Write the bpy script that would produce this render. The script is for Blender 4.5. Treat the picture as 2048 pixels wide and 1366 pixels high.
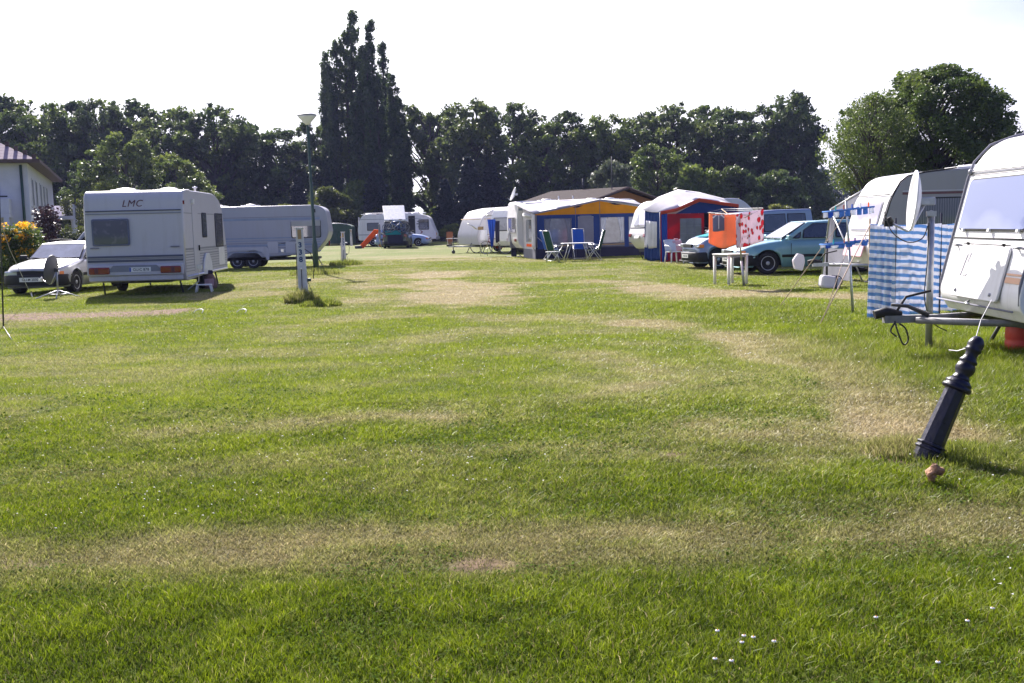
import bpy, bmesh, math, random
import numpy as np
from mathutils import Matrix, Vector, Euler
for o in list(bpy.data.objects): bpy.data.objects.remove(o)
PI = math.pi; R = math.radians
S = bpy.context.scene; C = S.collection
# ---------------------------------------------------------------- camera
FPX = 2100.0; EYE = 1.55; PIT = math.atan((683-448)/2100); ROLL = R(1.4)
fw = Vector((0, math.cos(PIT), -math.sin(PIT))); U0 = Vector((0, math.sin(PIT), math.cos(PIT))); R0 = Vector((1, 0, 0))
cr = R0*math.cos(ROLL)-U0*math.sin(ROLL); cu = U0*math.cos(ROLL)+R0*math.sin(ROLL)
cam = bpy.data.cameras.new('camera'); camo = bpy.data.objects.new('camera', cam); C.objects.link(camo); S.camera = camo
camo.matrix_world = Matrix(((cr.x, cu.x, -fw.x, 0), (cr.y, cu.y, -fw.y, 0), (cr.z, cu.z, -fw.z, EYE), (0, 0, 0, 1)))
cam.sensor_width = 36; cam.lens = 36*FPX/2048; cam.clip_start = 0.1; cam.clip_end = 3000
def ray(px, py): return fw+cr*((px-1024)/FPX)+cu*((683-py)/FPX)
def at(px, py, z=0.0):                       # a pixel of the photograph -> point on the level z
    d = ray(px, py); t = (z-EYE)/d.z; return Vector((d.x*t, d.y*t, z))
def ad(px, py, Y):                           # ... -> point at distance Y
    d = ray(px, py); t = Y/d.y; return Vector((d.x*t, Y, EYE+d.z*t))
# ---------------------------------------------------------------- world, sun, exposure
SUN_EL = R(36); SUN_AZ = R(-20)              # azimuth from +Y, negative = left
W = bpy.data.worlds.new('World'); S.world = W; W.use_nodes = True
nt = W.node_tree; nt.nodes.clear(); N = nt.nodes.new; Lk = nt.links.new
out = N('ShaderNodeOutputWorld'); bg = N('ShaderNodeBackground'); bg.inputs[1].default_value = 0.055
sky = N('ShaderNodeTexSky'); sky.sky_type = 'NISHITA'; sky.sun_disc = False
sky.sun_elevation = SUN_EL; sky.sun_rotation = SUN_AZ; sky.dust_density = 2.0; sky.ozone_density = 1.5
tc = N('ShaderNodeTexCoord'); sx = N('ShaderNodeSeparateXYZ'); Lk(tc.outputs['Generated'], sx.inputs[0])
mp = N('ShaderNodeMapping'); mp.inputs['Scale'].default_value = (1, 1, 2.2); Lk(tc.outputs['Generated'], mp.inputs[0])
ns = N('ShaderNodeTexNoise'); ns.inputs['Scale'].default_value = 3.2; ns.inputs['Detail'].default_value = 6; Lk(mp.outputs[0], ns.inputs['Vector'])
def wm(op, a, b):
    m = N('ShaderNodeMath'); m.operation = op
    for i, q in enumerate((a, b)):
        if isinstance(q, (int, float)): m.inputs[i].default_value = q
        else: Lk(q, m.inputs[i])
    return m.outputs[0]
# thin bright cloud veil over the sunward half of the sky, clearing to blue high on the right and behind the camera
dt = N('ShaderNodeVectorMath'); dt.operation = 'DOT_PRODUCT'; Lk(tc.outputs['Generated'], dt.inputs[0]); dt.inputs[1].default_value = (-0.74, 0.62, -0.30)
v = wm('MULTIPLY_ADD', dt.outputs['Value'], 2.2); v.node.inputs[2].default_value = -0.06
v = wm('ADD', v, wm('MULTIPLY', wm('SUBTRACT', ns.outputs['Fac'], 0.5), 1.6))
cl = N('ShaderNodeClamp'); Lk(v, cl.inputs[0])
mx = N('ShaderNodeMix'); mx.data_type = 'RGBA'; Lk(cl.outputs[0], mx.inputs[0]); tn = N('ShaderNodeMix'); tn.data_type = 'RGBA'; tn.blend_type = 'MULTIPLY'; tn.inputs[0].default_value = 1; Lk(sky.outputs[0], tn.inputs[6]); tn.inputs[7].default_value = (0.80, 0.79, 1.25, 1)
Lk(tn.outputs[2], mx.inputs[6]); mx.inputs[7].default_value = (11.8, 11.6, 12.8, 1)
Lk(mx.outputs[2], bg.inputs[0]); Lk(bg.outputs[0], out.inputs[0])
sd = bpy.data.lights.new('sun', 'SUN'); sd.energy = 5.0; sd.angle = R(0.5); sd.color = (1.0, 0.93, 0.88)
so = bpy.data.objects.new('sun', sd); C.objects.link(so)
sunv = Vector((math.sin(SUN_AZ)*math.cos(SUN_EL), math.cos(SUN_AZ)*math.cos(SUN_EL), math.sin(SUN_EL)))
so.rotation_euler = sunv.to_track_quat('Z', 'Y').to_euler(); so.location = (0, 0, 30)
S.view_settings.view_transform = 'Standard'; S.view_settings.look = 'None'; S.view_settings.gamma = 1; S.view_settings.exposure = 1.45
S.cycles.max_bounces = 6; S.cycles.transparent_max_bounces = 6; S.cycles.use_adaptive_sampling = True
# ---------------------------------------------------------------- materials
def nodes(m):
    m.use_nodes = True; t = m.node_tree; t.nodes.clear()
    o = t.nodes.new('ShaderNodeOutputMaterial'); b = t.nodes.new('ShaderNodeBsdfPrincipled'); t.links.new(b.outputs[0], o.inputs[0]); return t, b, o
def ramp(t, fac, stops):
    r = t.nodes.new('ShaderNodeValToRGB'); e = r.color_ramp.elements
    while len(e) < len(stops): e.new(0.5)
    for q, (p, c) in zip(e, stops): q.position = p; q.color = (*c, 1)
    if fac is not None: t.links.new(fac, r.inputs[0])
    return r.outputs[0]
def tnoise(t, scale, detail=3, vec=None, rough=0.55):
    n = t.nodes.new('ShaderNodeTexNoise'); n.inputs['Scale'].default_value = scale; n.inputs['Detail'].default_value = detail; n.inputs['Roughness'].default_value = rough
    if vec is not None: t.links.new(vec, n.inputs['Vector'])
    return n.outputs['Fac']
def objco(t, k='Object'): return t.nodes.new('ShaderNodeTexCoord').outputs[k]
MATS = {}
def mat(name, col, rough=0.5, metal=0.0, var=0.12, scale=3.0, bump=0.0, bscale=20, coat=0.0, trans=0.0, spec=0.5):
    if name in MATS: return MATS[name]
    m = bpy.data.materials.new(name); t, b, o = nodes(m); MATS[name] = m
    co = objco(t); f = tnoise(t, scale, 5, co)
    c0 = tuple(c*(1-var) for c in col); c1 = tuple(min(1, c*(1+var*0.7)) for c in col)
    cc = ramp(t, f, [(0.3, c0), (0.7, c1)]); t.links.new(cc, b.inputs['Base Color'])
    b.inputs['Roughness'].default_value = rough; b.inputs['Metallic'].default_value = metal; b.inputs['Coat Weight'].default_value = coat
    b.inputs['Specular IOR Level'].default_value = spec
    if bump:
        bn = t.nodes.new('ShaderNodeBump'); bn.inputs['Strength'].default_value = bump; bn.inputs['Distance'].default_value = 0.02
        t.links.new(tnoise(t, bscale, 4, co), bn.inputs['Height']); t.links.new(bn.outputs[0], b.inputs['Normal'])
    if trans:
        tr = t.nodes.new('ShaderNodeBsdfTranslucent'); t.links.new(cc, tr.inputs[0]); ms = t.nodes.new('ShaderNodeMixShader'); ms.inputs[0].default_value = trans
        t.links.new(b.outputs[0], ms.inputs[1]); t.links.new(tr.outputs[0], ms.inputs[2]); t.links.new(ms.outputs[0], o.inputs[0])
    return m
def shell(name, col, dirt=(0.28, 0.25, 0.2), rough=0.35):          # caravan aluminium skin: faint grime near the bottom rail and streaks
    m = bpy.data.materials.new(name); t, b, o = nodes(m); MATS[name] = m
    co = objco(t); mpn = t.nodes.new('ShaderNodeMapping'); mpn.inputs['Scale'].default_value = (3, 3, 0.35); t.links.new(co, mpn.inputs[0])
    f = tnoise(t, 2.2, 6, mpn.outputs[0]); g = tnoise(t, 0.8, 3, co)
    c = ramp(t, f, [(0.35, tuple(0.55*a+0.45*d for a, d in zip(col, dirt))), (0.47, tuple(a*0.93 for a in col)), (0.75, col)])
    mxn = t.nodes.new('ShaderNodeMix'); mxn.data_type = 'RGBA'; t.links.new(ramp(t, g, [(0.3, (0.1,)*3), (0.7, (0.5,)*3)]), mxn.inputs[0])
    mxn.inputs[6].default_value = (*col, 1); t.links.new(c, mxn.inputs[7]); t.links.new(mxn.outputs[2], b.inputs['Base Color'])
    b.inputs['Roughness'].default_value = rough
    bn = t.nodes.new('ShaderNodeBump'); bn.inputs['Strength'].default_value = 0.12; bn.inputs['Distance'].default_value = 0.01
    t.links.new(tnoise(t, 6, 2, co), bn.inputs['Height']); t.links.new(bn.outputs[0], b.inputs['Normal'])
    return m
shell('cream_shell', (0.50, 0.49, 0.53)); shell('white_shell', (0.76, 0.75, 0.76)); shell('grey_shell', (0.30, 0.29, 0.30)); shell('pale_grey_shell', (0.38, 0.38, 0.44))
mat('rubber', (0.02, 0.02, 0.022), 0.8); mat('tyre', (0.018, 0.018, 0.018), 0.9, bump=0.3); mat('black_plastic', (0.018, 0.018, 0.02), 0.65, spec=0.3); mat('chassis', (0.05, 0.05, 0.055), 0.6)
mat('dull_steel', (0.20, 0.20, 0.21), 0.6, 0.3, 0.2, 12); mat('galv', (0.42, 0.43, 0.45), 0.45, 0.7, 0.2, 12); mat('alu', (0.62, 0.62, 0.64), 0.3, 0.8, 0.1, 10); mat('rim_alloy', (0.50, 0.51, 0.54), 0.35, 0.4, 0.1, 10)
mat('white_plastic', (0.75, 0.74, 0.72), 0.4, 0, 0.1, 6); mat('white_paint', (0.72, 0.72, 0.73), 0.5, 0, 0.15, 6); mat('grey_plastic', (0.30, 0.30, 0.33), 0.5)
mat('red_lens', (0.20, 0.003, 0.006), 0.2, coat=0.6); mat('orange_lens', (0.75, 0.2, 0.02), 0.2, coat=0.5); mat('clear_lens', (0.65, 0.67, 0.72), 0.1, 0.3, coat=1)
mat('plate', (0.75, 0.75, 0.72), 0.35); mat('plate_blue', (0.02, 0.06, 0.35), 0.4); mat('ink', (0.015, 0.015, 0.02), 0.5); mat('maroon', (0.10, 0.02, 0.03), 0.5); mat('navy_ink', (0.02, 0.05, 0.16), 0.5)
mat('stripe_blue', (0.07, 0.08, 0.13), 0.4); mat('stripe_grey', (0.20, 0.21, 0.25), 0.4); mat('stripe_pale_blue', (0.26, 0.31, 0.42), 0.4); mat('stripe_maroon', (0.13, 0.05, 0.06), 0.4)
def glass(name, c0, c1, wave=0, rough=0.06, coat=1.0):
    m = bpy.data.materials.new(name); t, b, o = nodes(m); MATS[name] = m; co = objco(t)
    if wave:
        w = t.nodes.new('ShaderNodeTexWave'); w.bands_direction = 'X'; w.inputs['Scale'].default_value = wave; w.inputs['Distortion'].default_value = 2.0; t.links.new(co, w.inputs[0]); f = w.outputs['Fac']
    else: f = tnoise(t, 2.5, 3, co)
    t.links.new(ramp(t, f, [(0.3, c0), (0.75, c1)]), b.inputs['Base Color']); b.inputs['Roughness'].default_value = rough; b.inputs['Coat Weight'].default_value = coat; b.inputs['Coat Roughness'].default_value = 0.03
    return m
glass('car_glass', (0.012, 0.014, 0.02), (0.035, 0.04, 0.055)); glass('curtain_glass', (0.10, 0.11, 0.14), (0.17, 0.18, 0.22), 6); glass('net_glass', (0.20, 0.21, 0.27), (0.30, 0.31, 0.38), 5)
glass('mauve_glass', (0.20, 0.17, 0.30), (0.36, 0.32, 0.46), 2); glass('sky_reflect_glass', (0.10, 0.12, 0.20), (0.22, 0.25, 0.38), 0, 0.05); glass('rear_net', (0.07, 0.08, 0.12), (0.13, 0.14, 0.20), 8); glass('blue_glass', (0.13, 0.16, 0.31), (0.19, 0.22, 0.38), 1.2, 0.12, 0.4); glass('pale_glass', (0.45, 0.44, 0.55), (0.6, 0.6, 0.7), 3); glass('striped_curtain', (0.09, 0.085, 0.11), (0.30, 0.29, 0.32), 14)  # windscreen glass carries a bluish sky reflection in its base colour
glass('pvc', (0.13, 0.14, 0.17), (0.24, 0.25, 0.30), 0, 0.15, 0.6)
def carpaint(name, col, metal=0.35, rough=0.32):
    m = bpy.data.materials.new(name); t, b, o = nodes(m); MATS[name] = m; co = objco(t)
    t.links.new(ramp(t, tnoise(t, 2.5, 5, co), [(0.3, tuple(c*0.85 for c in col)), (0.7, col)]), b.inputs['Base Color'])
    t.links.new(ramp(t, tnoise(t, 5, 4, co), [(0.3, (rough*0.8,)*3), (0.7, (rough*1.4,)*3)]), b.inputs['Roughness'])
    b.inputs['Metallic'].default_value = metal; b.inputs['Coat Weight'].default_value = 0.8; b.inputs['Coat Roughness'].default_value = 0.12; return m
carpaint('silver_paint', (0.42, 0.43, 0.45)); carpaint('turquoise_paint', (0.22, 0.43, 0.48), 0.3, 0.38); carpaint('steel_blue_paint', (0.22, 0.28, 0.42), 0.3, 0.36); carpaint('light_blue_paint', (0.30, 0.42, 0.68), 0.1); carpaint('van_green_paint', (0.09, 0.12, 0.12)); carpaint('dark_paint', (0.2, 0.22, 0.26))
def fabric(name, col, trans=0.25, var=0.12, wr=0.5):
    return mat(name, col, 0.85, 0, var, 2.5, bump=wr, bscale=4, trans=trans, spec=0.15)
fabric('awning_grey', (0.27, 0.27, 0.32)); fabric('awning_dark', (0.10, 0.105, 0.15)); fabric('awning_blue', (0.035, 0.07, 0.24)); fabric('awning_yellow', (0.78, 0.33, 0.012), 0.35); fabric('awning_white', (0.70, 0.68, 0.72), 0.3)
fabric('awning_red', (0.50, 0.035, 0.05), 0.3); fabric('awning_rust', (0.55, 0.10, 0.05), 0.3); fabric('cloth_blue', (0.04, 0.12, 0.50), 0.3); fabric('cloth_teal', (0.02, 0.30, 0.36), 0.2); fabric('cloth_orange', (0.9, 0.34, 0.17), 0.4)
fabric('cloth_grey', (0.20, 0.22, 0.32), 0.3); fabric('cloth_white', (0.78, 0.78, 0.82), 0.3); fabric('cloth_pink', (0.75, 0.5, 0.55), 0.2); fabric('chair_blue', (0.03, 0.11, 0.45), 0.2); fabric('chair_green', (0.02, 0.07, 0.05), 0.15); fabric('cloth_dark', (0.03, 0.03, 0.06), 0.1)
fabric('board_orange', (0.90, 0.13, 0.015), 0.1); fabric('lace_blue', (0.08, 0.2, 0.5), 0.3); fabric('sack_tan', (0.24, 0.15, 0.12), 0.0); mat('faded_orange', (0.72, 0.42, 0.27), 0.5); mat('wood', (0.35, 0.24, 0.12), 0.7, bump=0.3)
mat('rope', (0.5, 0.38, 0.3), 0.8); mat('wire', (0.35, 0.35, 0.36), 0.5, 0.6); mat('cable', (0.02, 0.02, 0.02), 0.6)
mat('lamp_green', (0.025, 0.062, 0.048), 0.45, 0, 0.2, 4); mat('lamp_white', (0.72, 0.72, 0.74), 0.35); mat('container_green', (0.018, 0.06, 0.035), 0.5, 0, 0.25, 2); mat('dish_grey', (0.10, 0.10, 0.11), 0.5); mat('concrete', (0.55, 0.55, 0.58), 0.7, 0, 0.15, 8, bump=0.3)
mat('bollard_navy', (0.008, 0.007, 0.022), 0.38, 0, 0.6, 14, bump=0.25, bscale=30, coat=0.1, spec=0.35); mat('rust_stone', (0.34, 0.18, 0.10), 0.85, 0, 0.55, 25, bump=0.9, bscale=40)
mat('plaster', (0.62, 0.60, 0.66), 0.85, 0, 0.08, 1.2, bump=0.15, bscale=30); mat('window_dark', (0.16, 0.17, 0.22), 0.15, 0, 0.2, 1, coat=1); mat('gable_orange', (0.42, 0.17, 0.07), 0.8, 0, 0.15, 1); mat('eave_brown', (0.09, 0.05, 0.04), 0.7); mat('red_barrel', (0.55, 0.05, 0.03), 0.5); mat('bark', (0.07, 0.055, 0.045), 0.95, 0, 0.4, 6, bump=0.8, bscale=10)
mat('brick_paving', (0.42, 0.4, 0.36), 0.8)
def tiles(name, c0, c1, sc):
    m = bpy.data.materials.new(name); t, b, o = nodes(m); MATS[name] = m; co = objco(t)
    w = t.nodes.new('ShaderNodeTexWave'); w.bands_direction = 'Z'; w.inputs['Scale'].default_value = sc; w.inputs['Distortion'].default_value = 0.3; t.links.new(co, w.inputs[0])
    t.links.new(ramp(t, tnoise(t, 4, 4, co), [(0.3, c0), (0.7, c1)]), b.inputs['Base Color']); b.inputs['Roughness'].default_value = 0.85
    bn = t.nodes.new('ShaderNodeBump'); bn.inputs['Strength'].default_value = 0.15; bn.inputs['Distance'].default_value = 0.02; t.links.new(w.outputs['Fac'], bn.inputs['Height']); t.links.new(bn.outputs[0], b.inputs['Normal'])
tiles('villa_tiles', (0.24, 0.17, 0.20), (0.32, 0.24, 0.28), 3); tiles('barn_tiles', (0.025, 0.018, 0.02), (0.045, 0.032, 0.03), 3); MATS['barn_tiles'].node_tree.nodes['Principled BSDF'].inputs['Roughness'].default_value = 0.95; MATS['barn_tiles'].node_tree.nodes['Principled BSDF'].inputs['Specular IOR Level'].default_value = 0.1
def foliage(name, c0, c1, c2, trans=0.3, rough=0.5):
    m = bpy.data.materials.new(name); t, b, o = nodes(m); MATS[name] = m
    a = t.nodes.new('ShaderNodeAttribute'); a.attribute_name = 'rnd'; oi = t.nodes.new('ShaderNodeObjectInfo')
    c = ramp(t, a.outputs['Fac'], [(0.0, c0), (0.5, c1), (1.0, c2)])
    h = t.nodes.new('ShaderNodeHueSaturation'); mr = t.nodes.new('ShaderNodeMapRange'); t.links.new(oi.outputs['Random'], mr.inputs[0]); mr.inputs[3].default_value = 0.8; mr.inputs[4].default_value = 1.25
    t.links.new(mr.outputs[0], h.inputs['Value']); t.links.new(c, h.inputs['Color'])
    mr2 = t.nodes.new('ShaderNodeMapRange'); t.links.new(oi.outputs['Random'], mr2.inputs[0]); mr2.inputs[3].default_value = 0.515; mr2.inputs[4].default_value = 0.49; t.links.new(mr2.outputs[0], h.inputs['Hue'])
    t.links.new(h.outputs[0], b.inputs['Base Color']); b.inputs['Roughness'].default_value = rough; b.inputs['Specular IOR Level'].default_value = 0.3
    tr = t.nodes.new('ShaderNodeBsdfTranslucent'); t.links.new(h.outputs[0], tr.inputs[0]); ms = t.nodes.new('ShaderNodeMixShader'); ms.inputs[0].default_value = trans
    t.links.new(b.outputs[0], ms.inputs[1]); t.links.new(tr.outputs[0], ms.inputs[2]); t.links.new(ms.outputs[0], o.inputs[0]); return m
foliage('leaf_dark', (0.034, 0.052, 0.020), (0.074, 0.108, 0.034), (0.17, 0.21, 0.05), 0.38); foliage('leaf_mid', (0.04, 0.068, 0.015), (0.09, 0.13, 0.028), (0.18, 0.22, 0.04), 0.40)
foliage('leaf_yellow', (0.045, 0.062, 0.016), (0.10, 0.12, 0.026), (0.19, 0.20, 0.035), 0.40); foliage('leaf_spruce', (0.012, 0.022, 0.020), (0.022, 0.035, 0.030), (0.04, 0.055, 0.045), 0.15); foliage('leaf_silver', (0.07, 0.09, 0.05), (0.12, 0.14, 0.08), (0.2, 0.22, 0.14), 0.3)
foliage('leaf_purple', (0.02, 0.010, 0.016), (0.045, 0.022, 0.03), (0.10, 0.06, 0.07), 0.2); foliage('leaf_poplar', (0.034, 0.058, 0.026), (0.062, 0.10, 0.038), (0.12, 0.165, 0.045), 0.38); foliage('petal_yellow', (0.80, 0.38, 0.01), (0.88, 0.48, 0.02), (0.92, 0.62, 0.05), 0.4)
foliage('clover', (0.08, 0.13, 0.012), (0.12, 0.18, 0.015), (0.17, 0.24, 0.02), 0.35, 0.9); MATS['clover'].node_tree.nodes['Principled BSDF'].inputs['Specular IOR Level'].default_value = 0.08; foliage('leaf_hazed', (0.035, 0.05, 0.05), (0.05, 0.068, 0.062), (0.07, 0.09, 0.08), 0.2)  # far leaves have distance haze mixed into their blue-green colour
# ---------------------------------------------------------------- mesh helpers
def frame(o, u, v):
    u = Vector(u).normalized(); v = Vector(v).normalized(); w = u.cross(v); o = Vector(o)
    return Matrix(((u.x, v.x, w.x, o.x), (u.y, v.y, w.y, o.y), (u.z, v.z, w.z, o.z), (0, 0, 0, 1)))
def roundpoly(pts, rad, seg=5):
    out = []; n = len(pts)
    for i, p in enumerate(pts):
        r = rad[i] if isinstance(rad, (list, tuple)) else rad
        if r <= 0: out.append(tuple(p)); continue
        a = Vector(pts[i-1])-Vector(p); b = Vector(pts[(i+1) % n])-Vector(p); la, lb = a.length, b.length
        d = min(r, la*0.48, lb*0.48); a.normalize(); b.normalize(); q0 = Vector(p)+a*d; q1 = Vector(p)+b*d
        for k in range(seg+1):
            t = k/seg; out.append(tuple(q0*(1-t)**2+Vector(p)*2*t*(1-t)+q1*t*t))
    return out
class MB:
    def __init__(s): s.v = []; s.f = []; s.sm = []; s.mi = []
    def add(s, vs, fs, smooth=False, mi=0, M=None):
        k = len(s.v); s.v += [tuple(M @ Vector(v)) if M else tuple(v) for v in vs]
        for f in fs: s.f.append([i+k for i in f]); s.sm.append(smooth); s.mi.append(mi)
        return s
    def box(s, c, d, M=None, mi=0, rz=0, ry=0, rx=0):
        x, y, z = (q/2 for q in d); T = Matrix.Translation(c) @ Euler((rx, ry, rz)).to_matrix().to_4x4()
        if M: T = M @ T
        return s.add([(a, b, e) for a in (-x, x) for b in (-y, y) for e in (-z, z)], [(0, 1, 3, 2), (4, 6, 7, 5), (0, 4, 5, 1), (2, 3, 7, 6), (0, 2, 6, 4), (1, 5, 7, 3)], False, mi, T)
    def tube(s, pts, r, n=8, M=None, mi=0, cap=True):
        pts = [Vector(p) for p in pts]; m = len(pts); rr = r if isinstance(r, (list, tuple)) else [r]*m; vs = []; up = None
        for i, p in enumerate(pts):
            t = (pts[min(i+1, m-1)]-pts[max(i-1, 0)]).normalized()
            if up is None: up = t.orthogonal().normalized()
            a = (up-t*up.dot(t)).normalized(); b = t.cross(a); up = a
            vs += [p+(a*math.cos(2*PI*k/n)+b*math.sin(2*PI*k/n))*rr[i] for k in range(n)]
        fs = [(i*n+k, i*n+(k+1) % n, (i+1)*n+(k+1) % n, (i+1)*n+k) for i in range(m-1) for k in range(n)]
        s.add(vs, fs, True, mi, M)
        if cap: k = len(s.v)-len(vs); s.f += [[k+n-1-q for q in range(n)], [k+(m-1)*n+q for q in range(n)]]; s.sm += [False]*2; s.mi += [mi]*2
        return s
    def lathe(s, prof, n=20, M=None, mi=0, smooth=True, ph=0, ring=False):
        vs = [(r*math.cos(2*PI*k/n+ph), r*math.sin(2*PI*k/n+ph), z) for r, z in prof for k in range(n)]
        fs = [(i*n+k, i*n+(k+1) % n, (i+1)*n+(k+1) % n, (i+1)*n+k) for i in range(len(prof)-1) for k in range(n)]
        if prof[0][0] > 1e-4 and not ring: fs.append(tuple(reversed(range(n))))
        if prof[-1][0] > 1e-4 and not ring: fs.append(tuple((len(prof)-1)*n+k for k in range(n)))
        return s.add(vs, fs, smooth, mi, M)
    def prism(s, poly, h0, h1, M=None, mi=0, smooth=False):   # polygon in local xy, from z=h0 to h1
        n = len(poly); vs = [(p[0], p[1], h0) for p in poly]+[(p[0], p[1], h1) for p in poly]
        s.add(vs, [tuple(reversed(range(n))), tuple(range(n, 2*n))], False, mi, M)
        k = len(s.v)-2*n
        for i in range(n): s.f.append([k+i, k+(i+1) % n, k+n+(i+1) % n, k+n+i]); s.sm.append(smooth); s.mi.append(mi)
        return s
    def rrect(s, M, w, h, t=0.02, r=0.04, mi=0, z0=0.0):
        return s.prism(roundpoly([(-w/2, -h/2), (w/2, -h/2), (w/2, h/2), (-w/2, h/2)], r, 4), z0, z0+t, M, mi)
    def grid(s, P, smooth=True, mi=0, M=None, thick=0.0):     # P[i][j] points; thick>0 gives the sheet a back
        a, b = len(P), len(P[0]); vs = [Vector(p) for row in P for p in row]
        fs = [(i*b+j, (i+1)*b+j, (i+1)*b+j+1, i*b+j+1) for i in range(a-1) for j in range(b-1)]
        if thick:
            nv = []
            for i in range(a):
                for j in range(b):
                    d1 = vs[min(i+1, a-1)*b+j]-vs[max(i-1, 0)*b+j]; d2 = vs[i*b+min(j+1, b-1)]-vs[i*b+max(j-1, 0)]; nn = d1.cross(d2); nn = nn.normalized() if nn.length > 1e-9 else Vector((0, 0, 1)); nv.append(vs[i*b+j]-nn*thick)
            o = a*b; fs += [tuple(reversed([q+o for q in f])) for f in list(fs)]
            ed = [(i*b, (i+1)*b) for i in range(a-1)]+[((a-1)*b+j, (a-1)*b+j+1) for j in range(b-1)]+[((i+1)*b+b-1, i*b+b-1) for i in range(a-1)]+[(j+1, j) for j in range(b-1)]
            fs += [(q, p, p+o, q+o) for p, q in ed]; vs = vs+nv
        return s.add(vs, fs, smooth, mi, M)
    def build(s, name, m, parent=None, bevel=0, loc=None, rz=0, seg=2):
        me = bpy.data.meshes.new(name); me.from_pydata(s.v, [], s.f); me.polygons.foreach_set('use_smooth', s.sm); me.polygons.foreach_set('material_index', s.mi)
        for q in (m if isinstance(m, (list, tuple)) else [m]): me.materials.append(MATS[q])
        me.update(); o = bpy.data.objects.new(name, me); C.objects.link(o)
        if parent: o.parent = parent
        if loc is not None: o.location = loc
        o.rotation_euler.z = rz
        if bevel:
            b = o.modifiers.new('bevel', 'BEVEL'); b.width = bevel; b.segments = seg; b.limit_method = 'ANGLE'; b.angle_limit = R(38); b.harden_normals = True
        return o
def tag(o, label, cat, group=None, kind=None):
    o['label'] = label
    if cat: o['category'] = cat
    if group: o['group'] = group
    if kind: o['kind'] = kind
    return o
def empty(name, loc=(0, 0, 0), rz=0, parent=None):
    o = bpy.data.objects.new(name, None); C.objects.link(o); o.location = loc; o.rotation_euler.z = rz; o.empty_display_size = 0.2
    if parent: o.parent = parent
    return o
def thing(name, label, cat, loc=(0, 0, 0), rz=0, group=None): return tag(empty(name, loc, rz), label, cat, group)
def text(name, body, size, M, m, parent, shear=0, ext=0.002, bold=0):
    c = bpy.data.curves.new(name, 'FONT'); c.body = body; c.size = size; c.extrude = ext; c.shear = shear; c.align_x = 'CENTER'; c.align_y = 'CENTER'; c.offset = bold; c.space_character = 1.0 if size < 0.19 else 1.12; c.materials.append(MATS[m])
    q = bpy.data.objects.new('tmp', c); C.objects.link(q); me = bpy.data.meshes.new_from_object(q); bpy.data.objects.remove(q); o = bpy.data.objects.new(name, me); C.objects.link(o); o.parent = parent; o.matrix_local = M; return o
def copy_tree(o, parent=None):
    c = o.copy(); C.objects.link(c)
    if parent: c.parent = parent
    for ch in [q for q in bpy.data.objects if q.parent == o]: copy_tree(ch, c)
    return c
rnd = random.Random(7)
def sm(P, k=6):                               # smooth curve through points
    P = [Vector(p) for p in P]; Q = [P[0]]+P+[P[-1]]; out = []
    for i in range(1, len(Q)-2):
        a, b, c, d = Q[i-1:i+3]
        out += [0.5*((2*b)+(c-a)*t+(2*a-5*b+4*c-d)*t*t+(3*b-a-3*c+d)*t**3) for t in [j/k for j in range(k)]]
    return out+[P[-1]]
# ---------------------------------------------------------------- ground
rg = np.random.default_rng(3)
NT = rg.random((64, 64))
def vn(x, y, s):                              # tiling value noise
    x = x/s; y = y/s; xi = np.floor(x).astype(int); yi = np.floor(y).astype(int); fx = x-xi; fy = y-yi; fx = fx*fx*(3-2*fx); fy = fy*fy*(3-2*fy)
    g = lambda a, b: NT[a % 64, b % 64]
    return (g(xi, yi)*(1-fx)+g(xi+1, yi)*fx)*(1-fy)+(g(xi, yi+1)*(1-fx)+g(xi+1, yi+1)*fx)*fy
def seg_dist(x, y, P):
    d = np.full(x.shape, 1e9)
    for (ax, ay), (bx, by) in zip(P[:-1], P[1:]):
        dx, dy = bx-ax, by-ay; t = np.clip(((x-ax)*dx+(y-ay)*dy)/(dx*dx+dy*dy+1e-9), 0, 1); d = np.minimum(d, np.hypot(x-ax-t*dx, y-ay-t*dy))
    return d
def pl(*q): return [tuple(at(*p)[:2]) for p in q]
# (ground line traced in the photograph, half width in metres, strength) : worn, dried-out turf
DRY = [(pl((-500, 1150), (0, 1120), (300, 1110), (700, 1100), (1000, 1105), (1300, 1085), (1600, 1050), (2100, 1030), (2600, 1020)), 0.40, 0.66), (pl((930, 1130), (1000, 1130)), 0.12, 0.8),
       (pl((1290, 640), (1380, 650), (1500, 675), (1600, 705), (1700, 745), (1780, 800), (1830, 860)), 0.58, 1.35), (pl((1420, 860), (1560, 850), (1700, 880)), 0.55, 0.6),
       (pl((840, 548), (880, 575), (930, 597)), 1.1, 1.1), (pl((735, 552), (735, 600)), 0.7, 0.7), (pl((560, 655), (760, 632), (960, 632), (1250, 632)), 0.9, 0.6), (pl((1190, 562), (1350, 578), (1480, 592), (1720, 600)), 1.2, 1.1),
       (pl((480, 590), (560, 575), (600, 560)), 1.2, 0.7), (pl((750, 545), (1100, 548), (1400, 545)), 1.6, 0.55), (pl((760, 517), (1000, 516), (1500, 533)), 2.0, 0.7), (pl((860, 680), (900, 665), (1020, 660)), 0.5, 0.5),
       (pl((1130, 710), (1290, 740), (1330, 765), (1160, 800)), 0.5, 0.6), (pl((330, 865), (560, 850), (760, 835), (900, 840)), 0.35, 0.6), (pl((60, 950), (400, 935), (700, 915)), 0.3, 0.35), (pl((1380, 540), (1700, 565)), 1.2, 0.6), (pl((0, 722), (350, 715), (760, 700)), 0.45, 0.35), (pl((1100, 905), (1340, 905), (1560, 930)), 0.3, 0.35), (pl((640, 780), (980, 745)), 0.3, 0.3), (pl((1560, 930), (1790, 900)), 0.25, 0.4)]
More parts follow.
